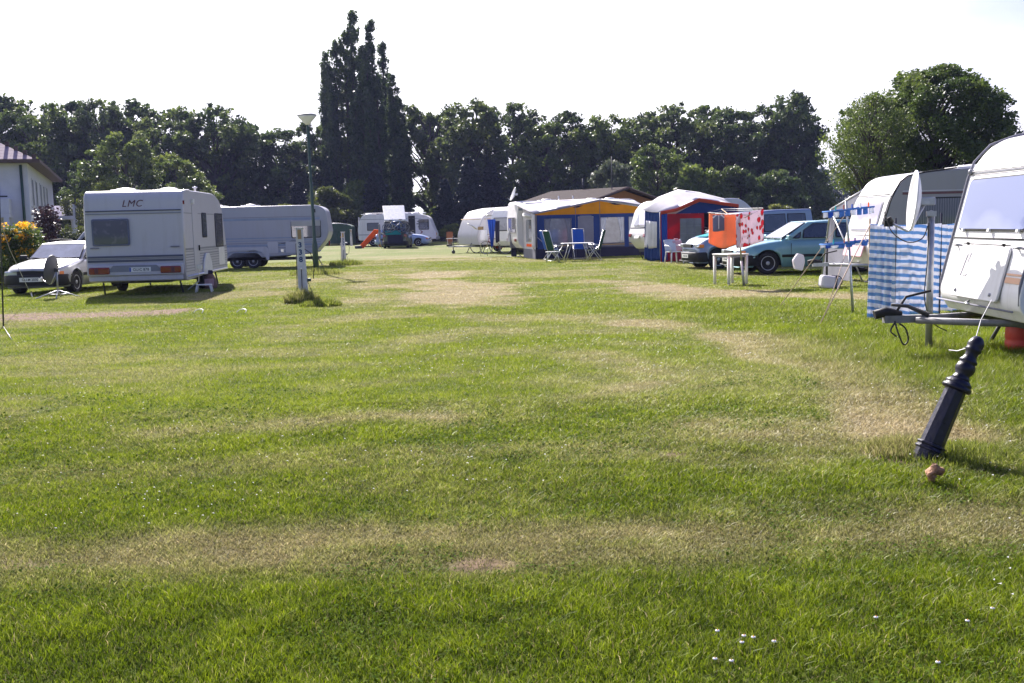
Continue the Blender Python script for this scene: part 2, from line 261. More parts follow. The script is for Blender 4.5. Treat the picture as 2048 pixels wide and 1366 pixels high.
SOIL = [(pl((-60, 636), (60, 636), (180, 633), (320, 624)), 0.75, 1.0), (pl((1800, 915), (1850, 925)), 0.16, 0.9), (pl((930, 1132), (990, 1130)), 0.07, 0.8), (pl((1335, 908), (1350, 910)), 0.06, 1.0), (pl((-20, 1128), (90, 1128)), 0.10, 0.6)]
LUSH = [(pl((1440, 622), (1580, 640), (1740, 690), (1900, 780), (2020, 850), (2300, 900)), 0.3, 1.0), (pl((1500, 620), (1800, 660), (2100, 760)), 1.6, 1.0), (pl((-300, 1290), (700, 1260), (2300, 1200)), 0.35, 0.8), (pl((1000, 950), (1500, 1000), (1800, 960)), 0.4, 0.5), (pl((980, 512), (1300, 530), (1420, 560)), 0.6, 0.6)]
WT = [tuple(at(x, y)[:2]) for x, y in ((608, 604), (633, 548), (690, 528))]
def field(x, y):
    w = (vn(x+7, y, 1.7)-0.5)*1.0+(vn(x, y+3, 0.55)-0.5)*0.5
    sc = np.clip(y/12, 0.35, 1.3)
    dry = np.zeros(x.shape); pt_ = np.clip(vn(x*0.7, y*1.2, 0.42)*0.6+vn(x+30, y, 0.13)*0.5+vn(x, y, 1.1)*0.3-0.15, 0, 1)
    for P, hw, k in DRY: dry = np.maximum(dry, k*np.clip(1.25-seg_dist(x, y, P)/(hw*1.2)+w*sc*1.5, 0, 1)*((0.45+0.75*pt_) if k < 1.05 else (0.72+0.3*pt_)))
    st = vn(x*0.45+y*0.16, y*1.15, 0.9)*0.35+vn(x*1.3+0.1*y, y*0.22, 0.8)*0.25+vn(x*0.6, y*1.0, 0.34)*0.2+vn(x, y, 4.5)*0.30
    dry = np.maximum(dry, np.clip((st-0.54)*1.7, 0, 0.36))
    far = np.clip((y-22)/20, 0, 1)*0.25; dry = np.clip(dry+far*(vn(x, y, 3.1)), 0, 1)
    lush = np.zeros(x.shape)
    for P, hw, k in LUSH: lush = np.maximum(lush, k*np.clip(1.6-seg_dist(x, y, P)/(hw*1.1)+w*0.4, 0, 1))
    right = np.clip((x-(2.9+0.42*(y-7.5)*0-0.0))/0.6, 0, 1)*0
    dry = dry*(1-0.75*lush)
    soil = np.zeros(x.shape)
    for P, hw, k in SOIL: soil = np.maximum(soil, k*np.clip(1.55-seg_dist(x, y, P)/hw+w*1.8, 0, 1))
    return dry, soil, lush
def hgt(x, y):
    return (vn(x, y, 5.0)-0.5)*0.05+(vn(x+9, y, 1.3)-0.5)*0.03+(vn(x, y+5, 0.3)-0.5)*0.012
xs = np.concatenate([-np.geomspace(900, 14, 26), np.arange(-13.9, 13.9, 0.13), np.geomspace(14, 900, 26)])
ys = np.concatenate([-np.geomspace(400, 2, 8), np.arange(-1.8, 2.0, 0.6), np.arange(2.0, 14, 0.11), np.arange(14, 45, 0.22), np.arange(45, 110, 1.2), np.geomspace(111, 1500, 20)])
GX, GY = np.meshgrid(xs, ys); gx = GX.ravel(); gy = GY.ravel(); gz = hgt(gx, gy)*(np.abs(gx) < 60)*(gy < 120)*(gy > -5)
nx, ny = len(xs), len(ys); I, J = np.meshgrid(np.arange(nx-1), np.arange(ny-1)); k = (J*nx+I).ravel(); F = np.stack([k, k+1, k+nx+1, k+nx], 1)
def fast(name, V, F, mats, attrs=(), smooth=False, parent=None, link=True):
    me = bpy.data.meshes.new(name); V = np.asarray(V, dtype=np.float32); F = np.asarray(F, dtype=np.int32); n, s = F.shape
    me.vertices.add(len(V)); me.vertices.foreach_set('co', V.ravel()); me.loops.add(n*s); me.loops.foreach_set('vertex_index', F.ravel())
    me.polygons.add(n); me.polygons.foreach_set('loop_start', np.arange(0, n*s, s, dtype=np.int32)); me.polygons.foreach_set('loop_total', np.full(n, s, dtype=np.int32))
    if smooth: me.polygons.foreach_set('use_smooth', np.ones(n, dtype=bool))
    me.update(calc_edges=True)
    for an, dom, data in attrs: a = me.attributes.new(an, 'FLOAT', dom); a.data.foreach_set('value', np.asarray(data, dtype=np.float32))
    for m in mats: me.materials.append(MATS[m])
    if not link: return me
    o = bpy.data.objects.new(name, me); C.objects.link(o)
    if parent: o.parent = parent
    return o
dry, soil, lush = field(gx, gy)
def ground_mat():
    m = bpy.data.materials.new('turf'); t, b, o = nodes(m); MATS['turf'] = m
    geo = t.nodes.new('ShaderNodeNewGeometry').outputs['Position']
    def A(n): a = t.nodes.new('ShaderNodeAttribute'); a.attribute_name = n; return a.outputs['Fac']
    n1 = tnoise(t, 9, 8, geo, 0.75); n2 = tnoise(t, 60, 6, geo, 0.8); n3 = tnoise(t, 0.7, 4, geo)
    g = ramp(t, n2, [(0.25, (0.025, 0.04, 0.006)), (0.5, (0.085, 0.12, 0.011)), (0.78, (0.17, 0.21, 0.022))])
    d = ramp(t, n2, [(0.25, (0.08, 0.065, 0.03)), (0.5, (0.22, 0.18, 0.09)), (0.78, (0.38, 0.32, 0.18))])
    s = ramp(t, n1, [(0.38, (0.06, 0.035, 0.022)), (0.62, (0.26, 0.17, 0.12))])
    ma = t.nodes.new('ShaderNodeMath'); ma.operation = 'MULTIPLY_ADD'; t.links.new(n1, ma.inputs[0]); ma.inputs[1].default_value = 0.9; ma.inputs[2].default_value = -0.45
    mb = t.nodes.new('ShaderNodeMath'); mb.use_clamp = True; t.links.new(ma.outputs[0], mb.inputs[0]); t.links.new(A('dry'), mb.inputs[1])
    m1 = t.nodes.new('ShaderNodeMix'); m1.data_type = 'RGBA'; t.links.new(mb.outputs[0], m1.inputs[0]); t.links.new(g, m1.inputs[6]); t.links.new(d, m1.inputs[7])
    m2 = t.nodes.new('ShaderNodeMix'); m2.data_type = 'RGBA'; t.links.new(A('soil'), m2.inputs[0]); t.links.new(m1.outputs[2], m2.inputs[6]); t.links.new(s, m2.inputs[7])
    t.links.new(m2.outputs[2], b.inputs['Base Color']); b.inputs['Roughness'].default_value = 0.9; b.inputs['Specular IOR Level'].default_value = 0.1
    bn = t.nodes.new('ShaderNodeBump'); bn.inputs['Strength'].default_value = 0.7; bn.inputs['Distance'].default_value = 0.03; t.links.new(n2, bn.inputs['Height']); t.links.new(bn.outputs[0], b.inputs['Normal'])
ground_mat()
gr = fast('ground', np.stack([gx, gy, gz], 1), F, ['turf'], [('dry', 'POINT', dry), ('soil', 'POINT', soil)], True)
tag(gr, 'mown campsite lawn with tan dried-out bands', None, kind='structure')
# ---------------------------------------------------------------- vehicle parts
def wheel(parent, x, y, r, w=0.18, sgn=-1, rim='rim_alloy', spokes=0, rr=0.62, steer=0):
    a = empty('wheel', (x, y, r), steer, parent); M = frame((0, 0, 0), (1, 0, 0), (0, 0, 1)) if sgn < 0 else frame((0, 0, 0), (-1, 0, 0), (0, 0, 1))
    MB().lathe([(rr*r*0.98, -w/2), (0.93*r, -w/2), (r, -w/2+0.03), (r, w/2-0.03), (0.95*r, w/2-0.005), (rr*r*1.08, w/2), (rr*r, w/2-0.02)], 28, M).build('tyre', 'tyre', a)
    m = MB(); q = rr*r
    m.lathe([(0.001, w/2-0.075), (q*0.9, w/2-0.075), (q, w/2-0.02), (q, w/2-0.012), (q*0.88, w/2-0.02), (q*0.85, w/2-0.07)], 28, M, mi=1 if spokes else 0)
    if spokes:
        for k in range(spokes):
            T = M @ Matrix.Rotation(2*PI*k/spokes, 4, 'Z'); m.prism([(0, -0.03), (q*0.93, -0.024), (q*0.93, 0.024), (0, 0.03)], w/2-0.05, w/2-0.022, T)
        m.lathe([(q, w/2-0.03), (q, w/2-0.01), (q*0.9, w/2-0.014), (q*0.9, w/2-0.04)], 28, M)
    else:
        for k in range(12): T = M @ Matrix.Rotation(2*PI*k/12, 4, 'Z'); m.box((q*0.68, 0, w/2-0.06), (q*0.12, q*0.13, 0.012), T, mi=1)
    m.lathe([(q*0.3, w/2-0.075), (q*0.28, w/2-0.02), (q*0.2, w/2-0.008), (0.001, w/2-0.006)], 16, M)
    m.build('rim', [rim, 'black_plastic'], a); return a
def window(parent, M, w, h, pane='curtain_glass', fr='rubber', r=0.06, b=0.035, name='window'):
    f = MB().rrect(M, w, h, 0.02, r).build(name, fr, parent, 0.006); MB().rrect(M, w-2*b, h-2*b, 0.008, r*0.8, z0=0.019).build('pane', pane, f); return f
def plate(parent, M, txt, w=0.52, h=0.11, eu=True, pale='plate'):
    p = MB().rrect(M, w, h, 0.01, 0.01).build('number_plate', pale, parent)
    if eu: MB().box((-w/2+0.025, 0, 0.011), (0.042, h-0.01, 0.004), M).build('country_band', 'plate_blue', p)
    if txt: text('lettering', txt, h*0.82, M @ Matrix.Translation((0.025, -0.002, 0.0115)), 'ink', p, ext=0.001, bold=0.0012)
    return p
def notch(x0, x1, z, ws, ra, wr):
    out = []
    for xw in ws:
        h = max(0.02, wr+ra*0.0-z); out += [(xw-ra, z)]+[(xw-ra*math.cos(PI*k/10), max(z+0.001, wr+ra*0.92*math.sin(PI*k/10))) for k in range(0, 11) if wr+ra*0.92*math.sin(PI*k/10) > z]+[(xw+ra, z)]
    return out
def caravan(name, label, loc, rz, L, W, up, zb=0.42, ws=(-0.3,), wr=0.31, sh='cream_shell', group=None, seg=6, rim='rim_alloy', bar=True, cat='caravan'):
    # up: outline above the floor from front bottom over the roof to rear bottom, (x, z, corner radius)
    t = thing(name, label, cat, loc, rz, group)
    fb = roundpoly([(p[0], p[1]) for p in up], [p[2] for p in up], seg)
    poly = notch(0, 0, zb, ws, wr*1.13, wr)+fb
    MB().prism(poly, 0, W, frame((0, W/2, 0), (1, 0, 0), (0, 0, 1)), smooth=True).build('body', sh, t, 0.045, seg=3)
    b = MB(); b.box((0, 0, zb-0.05), (L*0.86, W*0.6, 0.09)); b.box((ws[0], 0, wr), (0.08, W*0.9, 0.08)); b.box((0, 0, zb+0.28), (L*0.5, W-0.6, 0.5)); b.build('chassis', 'chassis', t)
    for xw in ws:
        for s in (-1, 1): wheel(t, xw, s*(W/2-0.12), wr, 0.17, s, rim)
    for xx in (-L/2+0.5, L/2-0.6):
        for s in (-1, 1): MB().tube([(xx-0.12, s*(W/2-0.25), zb), (xx+0.08, s*(W/2-0.22), 0.02)], 0.022, 6).box((xx+0.08, s*(W/2-0.22), 0.015), (0.14, 0.1, 0.02)).build('corner_steady', 'chassis', t)
    if bar: drawbar(t, L/2, zb)
    return t
def drawbar(t, xf, z, ln=1.15, m='galv', jockey=True):
    d = MB()
    for s in (-1, 1): d.tube([(xf-0.5, s*0.75, z-0.05), (xf+ln*0.72, s*0.08, z-0.03)], 0.045, 4)
    d.box((xf+ln*0.75, 0, z-0.02), (ln*0.55, 0.1, 0.08))
    D = d.build('drawbar', m, t)
    MB().tube([(xf+ln*0.85, 0, z+0.02), (xf+ln*1.0, 0, z+0.06), (xf+ln*1.12, 0, z+0.03)], [0.045, 0.055, 0.05], 8).tube([(xf+ln*0.9, 0, z+0.05), (xf+ln*0.8, 0, z+0.22), (xf+ln*0.55, 0, z+0.28)], 0.014, 6).build('coupling', 'black_plastic', D)
    if jockey: MB().tube([(xf+ln*0.72, -0.1, 0.1), (xf+ln*0.72, -0.1, z+0.5)], 0.026, 8).tube([(xf+ln*0.72, -0.1, z+0.5), (xf+ln*0.72, 0.02, z+0.5)], 0.012, 6).lathe([(0.04, -0.03), (0.1, -0.03), (0.1, 0.03), (0.04, 0.03)], 16, frame((xf+ln*0.72, -0.1, 0.1), (1, 0, 0), (0, 0, 1))).build('jockey_wheel', 'chassis', D)
    return D
def sideM(W, s, x, z, off=0.0): return frame((x, s*(W/2+off), z), (-s, 0, 0), (0, 0, 1))
def strip(t, W, s, x0, x1, z, h, m, name='stripe', off=0.0): return MB().box(((0), 0, 0.002), (abs(x1-x0), h, 0.012), sideM(W, s, (x0+x1)/2, z, off)).build(name, m, t)
def roof_vent(t, x, y, z, w=0.5, l=0.5, m='white_plastic'):
    MB().prism(roundpoly([(-l/2, -w/2), (l/2, -w/2), (l/2, w/2), (-l/2, w/2)], 0.06, 3), 0, 0.05, Matrix.Translation((x, y, z))).lathe([(w*0.42, 0.05), (w*0.36, 0.085), (0.001, 0.11)], 20, Matrix.Translation((x, y, z))).build('roof_vent', m, t, 0.01)
def poly3(m, pts, t=0.012, mi=0):
    pts = [Vector(p) for p in pts]; n = Vector((0, 0, 0))
    for i in range(len(pts)): n += pts[i-1].cross(pts[i])
    n.normalize(); k = len(pts); m.add([p+n*t/2 for p in pts]+[p-n*t/2 for p in pts], [tuple(range(k)), tuple(range(2*k-1, k-1, -1))]+[(i, i+k, (i+1) % k+k, (i+1) % k) for i in range(k)], False, mi); return m
def cloth(m, a, b, drop, amp=0.03, nf=4, nu=28, nv=12, sag=0.0, phase=0.0, n=None, narrow=0.0, mi=0, th=0.008):
    a = Vector(a); b = Vector(b); u = (b-a).normalized(); nn = n or u.cross(Vector((0, 0, 1))).normalized(); P = []
    for j in range(nv+1):
        tv = j/nv; row = []
        for i in range(nu+1):
            tu = i/nu; q = a.lerp(b, 0.5+(tu-0.5)*(1-narrow*tv)); q = q+nn*amp*(0.35+0.65*tv)*(math.sin(2*PI*nf*tu+phase+tv*1.3)+0.4*math.sin(2*PI*nf*2.3*tu+2*phase))
            q.z -= drop*tv*(1+0.03*math.sin(5*tu+phase))+sag*math.sin(PI*tu)*(0.2+0.8*tv); row.append(q)
        P.append(row)
    return m.grid(P, True, mi, thick=th)
# ---------------------------------------------------------------- cars
def interp(P, x):
    for (a, b), (c, d) in zip(P[:-1], P[1:]):
        if a <= x <= c: return b+(d-b)*(x-a)/(c-a+1e-9)
    return P[-1][1] if x > P[-1][0] else P[0][1]
def car(name, label, loc, rz, L, W, top, house, belt, paint, ws=None, wr=0.30, sill=0.2, side_wins=(), tumble=0.17, spokes=0, bumper='black_plastic', group=None, txt='', roofm=None, lamp_z=0.62, nose_taper=0.16, rim='rim_alloy', trim=True, cat='car'):
    # top: hood/belt/boot line (x, z) rear->front ; house: [(x,z) windscreen base, windscreen top, roof rear, rear base] ; x forward
    t = thing(name, label, cat, loc, rz, group); ws = ws or (-L/2+0.75, L/2-0.85); NX = 72; rows = []
    X = sorted(set([-L/2+L*i/NX for i in range(NX+1)]+[w+q for w in ws for q in (-wr*1.2, wr*1.2, -wr*1.19, wr*1.19)]))
    for x in X:
        e = abs(x)/(L/2); hw = W/2*(1-nose_taper*max(0, (e-0.72)/0.28)**2); zt = interp(top, x); zb = sill
        for w in ws:
            if abs(x-w) < wr*1.2: zb = max(zb, wr+math.sqrt(max(0, (wr*1.2)**2-(x-w)**2))*0.97)
        sec = [(hw-0.05, zb), (hw-0.01, zb+0.03), (hw, zt*0.45+0.12), (hw-0.005, zt*0.72), (hw-0.025, zt-0.09), (hw-0.07, zt-0.02), (hw-0.16, zt+0.012), (hw*0.4, zt+0.03), (0, zt+0.035)]
        sec = [(y, max(z, zb+0.005*i)) for i, (y, z) in enumerate(sec)]
        bw = (1 if x > 0 else -1)*0.22*max(0, (e-0.78)/0.22); sec = [(x-bw*(y/(W/2))**3, y, z) for y, z in sec]
        rows.append(sec+[(x_, -y, z) for x_, y, z in reversed(sec[:-1])])
    m = MB(); m.grid(rows, True); nn = len(rows[0]); m.f.append(list(range(nn))); m.sm.append(False); m.mi.append(0); k = (len(rows)-1)*nn; m.f.append([k+q for q in reversed(range(nn))]); m.sm.append(False); m.mi.append(0)
    m.build('body', paint, t)
    MB().box((0, 0, 0.38), (L-0.7, W-0.46, 0.3)).box((0, 0, 0.55), (L-0.9, W-0.62, 0.25)).build('underbody', 'chassis', t)
    (xa, za), (xb, zb_), (xc, zc), (xd, zd) = house; hb = W/2-0.065; hr = W/2-tumble
    def hwz(z): return hb+(z-belt)/(zb_-belt)*(hr-hb)
    V = [(xa, s*(hb-0.03), za-0.05) for s in (-1, 1)]+[(xb, s*hr, zb_) for s in (-1, 1)]+[((xb+xc)/2, s*hr, (zb_+zc)/2+0.035) for s in (-1, 1)]+[(xc, s*hr, zc) for s in (-1, 1)]+[(xd, s*(hb-0.03), zd-0.05) for s in (-1, 1)]
    Fc = [(1, 3, 2, 0), (3, 5, 4, 2), (5, 7, 6, 4), (7, 9, 8, 6), (0, 2, 4, 6, 8), (9, 7, 5, 3, 1)]
    h = MB(); h.add(V, Fc, True); h.build('cabin', roofm or paint, t, 0.07, seg=4)
    def quadM(p0, p1, w0, w1, nm, ins=0.07, off=0.012):     # windscreen / rear screen lying on the slope between p0 (base) and p1 (top)
        a = Vector((p0[0], 0, p0[1])); b = Vector((p1[0], 0, p1[1])); d = (b-a).normalized(); n = Vector((0, 1, 0)).cross(d) if p0[0] > p1[0] else d.cross(Vector((0, 1, 0))); a2 = a+d*ins*0.8; b2 = b-d*ins
        q = MB(); pts = [a2+Vector((0, -w0+ins, 0)), a2+Vector((0, w0-ins, 0)), b2+Vector((0, w1-ins, 0)), b2+Vector((0, -w1+ins, 0))]; n = n if n.z > 0 else -n
        q.add([p+n*off for p in pts]+[p+n*(off-0.03) for p in pts], [(0, 1, 2, 3), (7, 6, 5, 4), (0, 4, 5, 1), (1, 5, 6, 2), (2, 6, 7, 3), (3, 7, 4, 0)]); g = q.build(nm, 'sky_reflect_glass' if nm == 'windscreen' else 'car_glass', t, 0.004)
        k2 = MB()
        for i in range(4): k2.tube([pts[i]+n*(off-0.006), pts[(i+1) % 4]+n*(off-0.006)], 0.013, 5)
        k2.build('seal', 'rubber', g); return g
    quadM((xa, za), (xb, zb_), hb, hr, 'windscreen'); quadM((xd, zd), (xc, zc), hb, hr, 'rear_window')
    for poly in side_wins:
        for s in (-1, 1):
            P0 = [(x, s*(hwz(z)+0.006), z) for x, z in poly]; P1 = [(x, s*(hwz(z)-0.02), z) for x, z in poly]; n = len(poly)
            if s > 0: P0.reverse(); P1.reverse()
            w = MB().add(P0+P1, [tuple(range(n))]+[(i, i+n, (i+1) % n+n, (i+1) % n) for i in range(n)]).build('side_window', 'car_glass', t)
            k2 = MB(); [k2.tube([P0[i], P0[(i+1) % n]], 0.012, 5) for i in range(n)]; k2.build('seal', 'rubber', w)
    for i, w in enumerate(ws):
        for s in (-1, 1): wheel(t, w, s*(W/2-0.10), wr, 0.19, s, rim, spokes, 0.64)
    for e in (-1, 1):                                     # bumpers wrap the ends
        x1 = e*(L/2); pth = []
        for q in range(-8, 9):
            yy = q/8; pth.append((x1+e*0.06-e*0.17*abs(yy)**3.0, yy*(W/2*(1-nose_taper*0.7)+0.02)))
        pth = [(x1-e*0.62, -(W/2+0.012))]+pth+[(x1-e*0.62, W/2+0.012)]
        rows = [[(x, y, z) for x, y in pth] for z in (0.24, 0.26, 0.42, 0.52, 0.54)]; sc = [0.985, 1, 1.0, 1.0, 0.992]
        rows = [[(x*s_ if abs(x) > L/2-0.3 else x, y*(s_ if s_ > 0.99 else 0.985), z) for x, y, z in r_] for r_, s_ in zip(rows, sc)]
        if e > 0: rows.reverse()
        bp = MB().grid(rows, True, thick=0.05).build('bumper', bumper, t)
    zt = interp(top, L/2-0.02)
    for s in (-1, 1):
        MB().box((L/2-0.12, s*(W/2*0.66), lamp_z), (0.14, W*0.19, 0.12), rz=-s*0.18).build('headlight', 'clear_lens', t, 0.03)
        MB().box((L/2-0.19, s*(W/2*0.84), lamp_z-0.01), (0.2, 0.07, 0.1), rz=-s*0.4).build('indicator', 'orange_lens', t, 0.015)
        MB().box((-L/2+0.07, s*(W/2*0.80), belt-0.2), (0.12, 0.22, 0.2)).build('tail_light', 'red_lens', t, 0.03)
        MB().box((xa-0.18, s*(W/2+0.09), belt+0.06), (0.10, 0.2, 0.13)).box((xa-0.16, s*(W/2-0.01), belt+0.02), (0.07, 0.1, 0.06)).build('wing_mirror', 'black_plastic' if paint != 'turquoise_paint' else paint, t, 0.03)
        if trim: MB().box(((ws[0]+ws[1])/2, s*(W/2+0.003), 0.50), (ws[1]-ws[0]-2.5*wr, 0.022, 0.075)).build('side_trim', 'black_plastic', t, 0.008)
        for xx in (xb-0.95, ): MB().box((xx, s*(W/2+0.005), belt-0.11), (0.16, 0.03, 0.028)).build('door_handle', 'black_plastic', t, 0.006)
        for xx in (xa-0.28, xb-1.05): MB().box((xx, s*(W/2-0.006), 0.55), (0.008, 0.02, belt*0.62)).build('door_seam', 'black_plastic', t)
    MB().box((L/2-0.035, 0, lamp_z), (0.07, W*0.42, 0.11)).build('grille', 'black_plastic', t, 0.01)
    MB().tube([(L/2+0.03, -W*0.36, 0.27), (L/2+0.055, 0, 0.26), (L/2+0.03, W*0.36, 0.27)], 0.014, 6).build('spoiler_lip', 'chassis', t)
    for yy in (-0.15, 0.45): MB().tube([(xa+0.03, yy, za+0.0), (xa-0.05, yy-0.5, za+0.07)], 0.008, 5).build('wiper', 'black_plastic', t)
    M = frame((L/2+0.062, 0, 0.42), (0, 1, 0), (0, 0, 1)); plate(t, M, txt, eu=False)
    return t
# ---------------------------------------------------------------- left side: large white caravan seen from behind
LW = 2.38; LL = 5.3
lm = caravan('touring_caravan', 'large off-white touring caravan seen from behind with maroon letters above its rear window', (0, 0, 0), 0, LL, LW,
    [(LL/2-0.12, 0.45, 0), (LL/2-0.04, 0.9, 0.1), (LL/2-0.55, 2.35, 0.5), (LL/2-1.5, 2.6, 0.6), (-LL/2+0.10, 2.6, 0.26), (-LL/2+0.03, 2.05, 0.3), (-LL/2, 0.62, 0.05), (-LL/2+0.12, 0.36, 0.05), (-LL/2+0.35, 0.34, 0)], zb=0.40, ws=(-0.25,), wr=0.32, group='caravans parked on the left')
p0 = (at(169, 593)+at(367, 592))/2+Vector((0.12, 0, 0)); hd = R(93.8); lm.rotation_euler.z = hd; lm.location = (p0.x+math.cos(hd)*LL/2, p0.y+math.sin(hd)*LL/2, 0)
Mr = lambda y, z, x=-LL/2: frame((x, y, z), (0, -1, 0), (0, 0, 1))            # rear face; local +y is left when seen from behind
window(lm, Mr(0.56, 1.58, -LL/2-0.0+0.0), 0.90, 0.66, 'rear_net', 'cloth_grey', 0.05, 0.04)
text('lettering', 'LMC', 0.235, frame((-LL/2+0.055, 0.03, 2.27), (0, -1, 0), (0.06, 0, 1)), 'maroon', lm, 0.28, 0.004, 0.0)
for z, h, m in ((2.10, 0.03, 'stripe_blue'), (2.03, 0.02, 'stripe_grey'), (0.98, 0.045, 'stripe_blue'), (0.93, 0.018, 'stripe_grey'), (0.875, 0.05, 'stripe_blue')):
    MB().box((0, 0, 0.006), (LW-0.08, h, 0.03), Mr(0, z, -LL/2+(0.035 if z > 2 else 0.0))).build('stripe', m, lm)
bp = MB().box((0, 0, 0.05), (LW-0.06, 0.27, 0.11), Mr(0, 0.65)).box((0, 0, 0.02), (LW-0.1, 0.14, 0.06), Mr(0, 0.45)).build('bumper', 'cream_shell', lm, 0.03)
MB().prism(roundpoly([(-0.68, -0.07), (0.68, -0.07), (0.52, 0.09), (-0.52, 0.09)], 0.02), 0.105, 0.112, Mr(0, 0.68)).build('number_plate_recess', 'stripe_grey', bp)
for s in (-1, 1):
    tl = MB().box((0, 0, 0.12), (0.50, 0.17, 0.06), Mr(s*0.86, 0.645)).build('tail_light', 'red_lens', lm, 0.03); MB().box((-s*0.06, 0, 0.15), (0.09, 0.13, 0.012), Mr(s*0.86, 0.645)).build('reversing_lamp', 'maroon', tl, 0.01)
    MB().rrect(Mr(s*0.97, 1.2), 0.22, 0.035, 0.012, 0.01).build('grab_handle', 'awning_grey', lm)
    MB().tube([(-LL/2+0.05, s*(LW/2-0.01), 0.62), (-LL/2+0.06, s*(LW/2-0.01), 1.6), (-LL/2+0.09, s*(LW/2-0.01), 2.1), (-LL/2+0.16, s*(LW/2-0.01), 2.45), (-LL/2+0.3, s*(LW/2-0.02), 2.575), (-LL/2+0.9, s*(LW/2-0.02), 2.605)], 0.022, 6).build('edge_trim', 'alu', lm)
plate(lm, frame((-LL/2-0.112, -0.12, 0.66), (0, -1, 0), (0, 0, 1)), 'GU:C 878', 0.52, 0.115)
for z in (2.02,): strip(lm, LW, -1, -LL/2+0.1, LL/2-0.4, z, 0.02, 'stripe_grey')
for z, h in ((1.12, 0.05), (1.06, 0.02), (0.98, 0.03), (0.92, 0.02), (0.85, 0.02), (0.78, 0.015), (0.71, 0.015), (0.64, 0.015), (0.57, 0.015)): strip(lm, LW, -1, -LL/2+0.08, LL/2-0.12, z, h, 'stripe_grey')
window(lm, sideM(LW, -1, -0.32, 1.72), 0.52, 0.66, 'curtain_glass', 'rubber', 0.05); window(lm, sideM(LW, -1, 1.55, 1.58), 1.0, 0.95, 'striped_curtain', 'rubber', 0.05)
dr = MB().rrect(sideM(LW, -1, -1.35, 1.38), 0.62, 1.72, 0.012, 0.08).build('door', 'cream_shell', lm, 0.004)
MB().box((0.22, -0.25, 0.03), (0.05, 0.14, 0.03), sideM(LW, -1, -1.35, 1.38)).build('handle', 'black_plastic', dr)
MB().rrect(sideM(LW, -1, 1.75, 0.85), 0.8, 0.5, 0.015, 0.05).build('service_hatch', 'white_plastic', lm, 0.004)
MB().rrect(sideM(LW, -1, -1.6, 2.32), 0.16, 0.12, 0.06, 0.02).build('side_lamp', 'white_plastic', lm, 0.01)
MB().rrect(sideM(LW, -1, -2.52, 2.28), 0.07, 0.09, 0.03, 0.01).build('marker_light', 'red_lens', lm)
MB().tube([(-LL/2+0.1, -LW/2-0.02, 0.44), (LL/2-0.3, -LW/2-0.02, 0.47)], 0.028, 8).build('skirt_rail', 'alu', lm)
MB().prism([(-0.52, -0.14), (0.52, -0.14), (0.52, 0.02), (0.42, 0.24), (0.2, 0.42), (-0.2, 0.42), (-0.42, 0.24), (-0.52, 0.02)], 0, 0.05, sideM(LW, -1, -0.25, 0.55)).build('wheel_spat', 'white_plastic', lm, 0.02)
MB().tube([(-LL/2+0.55, -LW/2-0.2, 0.62), (-LL/2+0.55, -LW/2-0.18, 0.3), (-LL/2+0.55, -LW/2+0.1, 0.1)], 0.015, 6).box((-LL/2+0.55, -LW/2-0.22, 0.66), (0.1, 0.13, 0.1)).build('waste_pipe', 'alu', lm, 0.01)
for xx in (-LL/2+1.1, 0.9): roof_vent(lm, xx, 0.45 if xx < 0 else -0.3, 2.6, 0.6, 0.7)
roof_vent(lm, -1.2, -0.55, 2.6, 0.55, 0.6); MB().lathe([(0.03, 0), (0.03, 0.16), (0.07, 0.17), (0.07, 0.2), (0.001, 0.21)], 12, Matrix.Translation((0.6, -0.8, 2.58))).build('chimney', 'alu', lm)
# step stool and sack beside it
q = at(409, 586); st = thing('step_stool', 'low white plastic step stool in the shade beside the large white caravan', 'stool', q, R(8))
MB().rrect(Matrix.Translation((0, 0, 0.2)), 0.38, 0.26, 0.025, 0.03).build('tread', 'white_plastic', st, 0.006)
for sx_ in (-1, 1):
    for sy in (-1, 1): MB().tube([(sx_*0.16, sy*0.10, 0.2), (sx_*0.20, sy*0.125, 0.0)], [0.028, 0.022], 4).build('leg', 'white_plastic', st)
q = at(420, 578); sk = tag(MB().lathe([(0.10, 0), (0.17, 0.03), (0.185, 0.16), (0.15, 0.30), (0.10, 0.40), (0.075, 0.46), (0.001, 0.47)], 14).build('canvas_sack', 'sack_tan', None, 0, q), 'brown sack with dark open top slumped behind the white step stool', 'bag')
sk.scale = (1.15, 0.85, 0.95)
MB().lathe([(0.078, 0.42), (0.10, 0.47), (0.08, 0.53), (0.001, 0.54)], 12).build('tied_top', 'cloth_dark', sk); cl = MB(); cloth(cl, (-0.1, -0.19, 0.3), (0.13, -0.19, 0.3), 0.2, 0.015, 2, 10, 6); cl.build('rag', 'cloth_pink', sk)
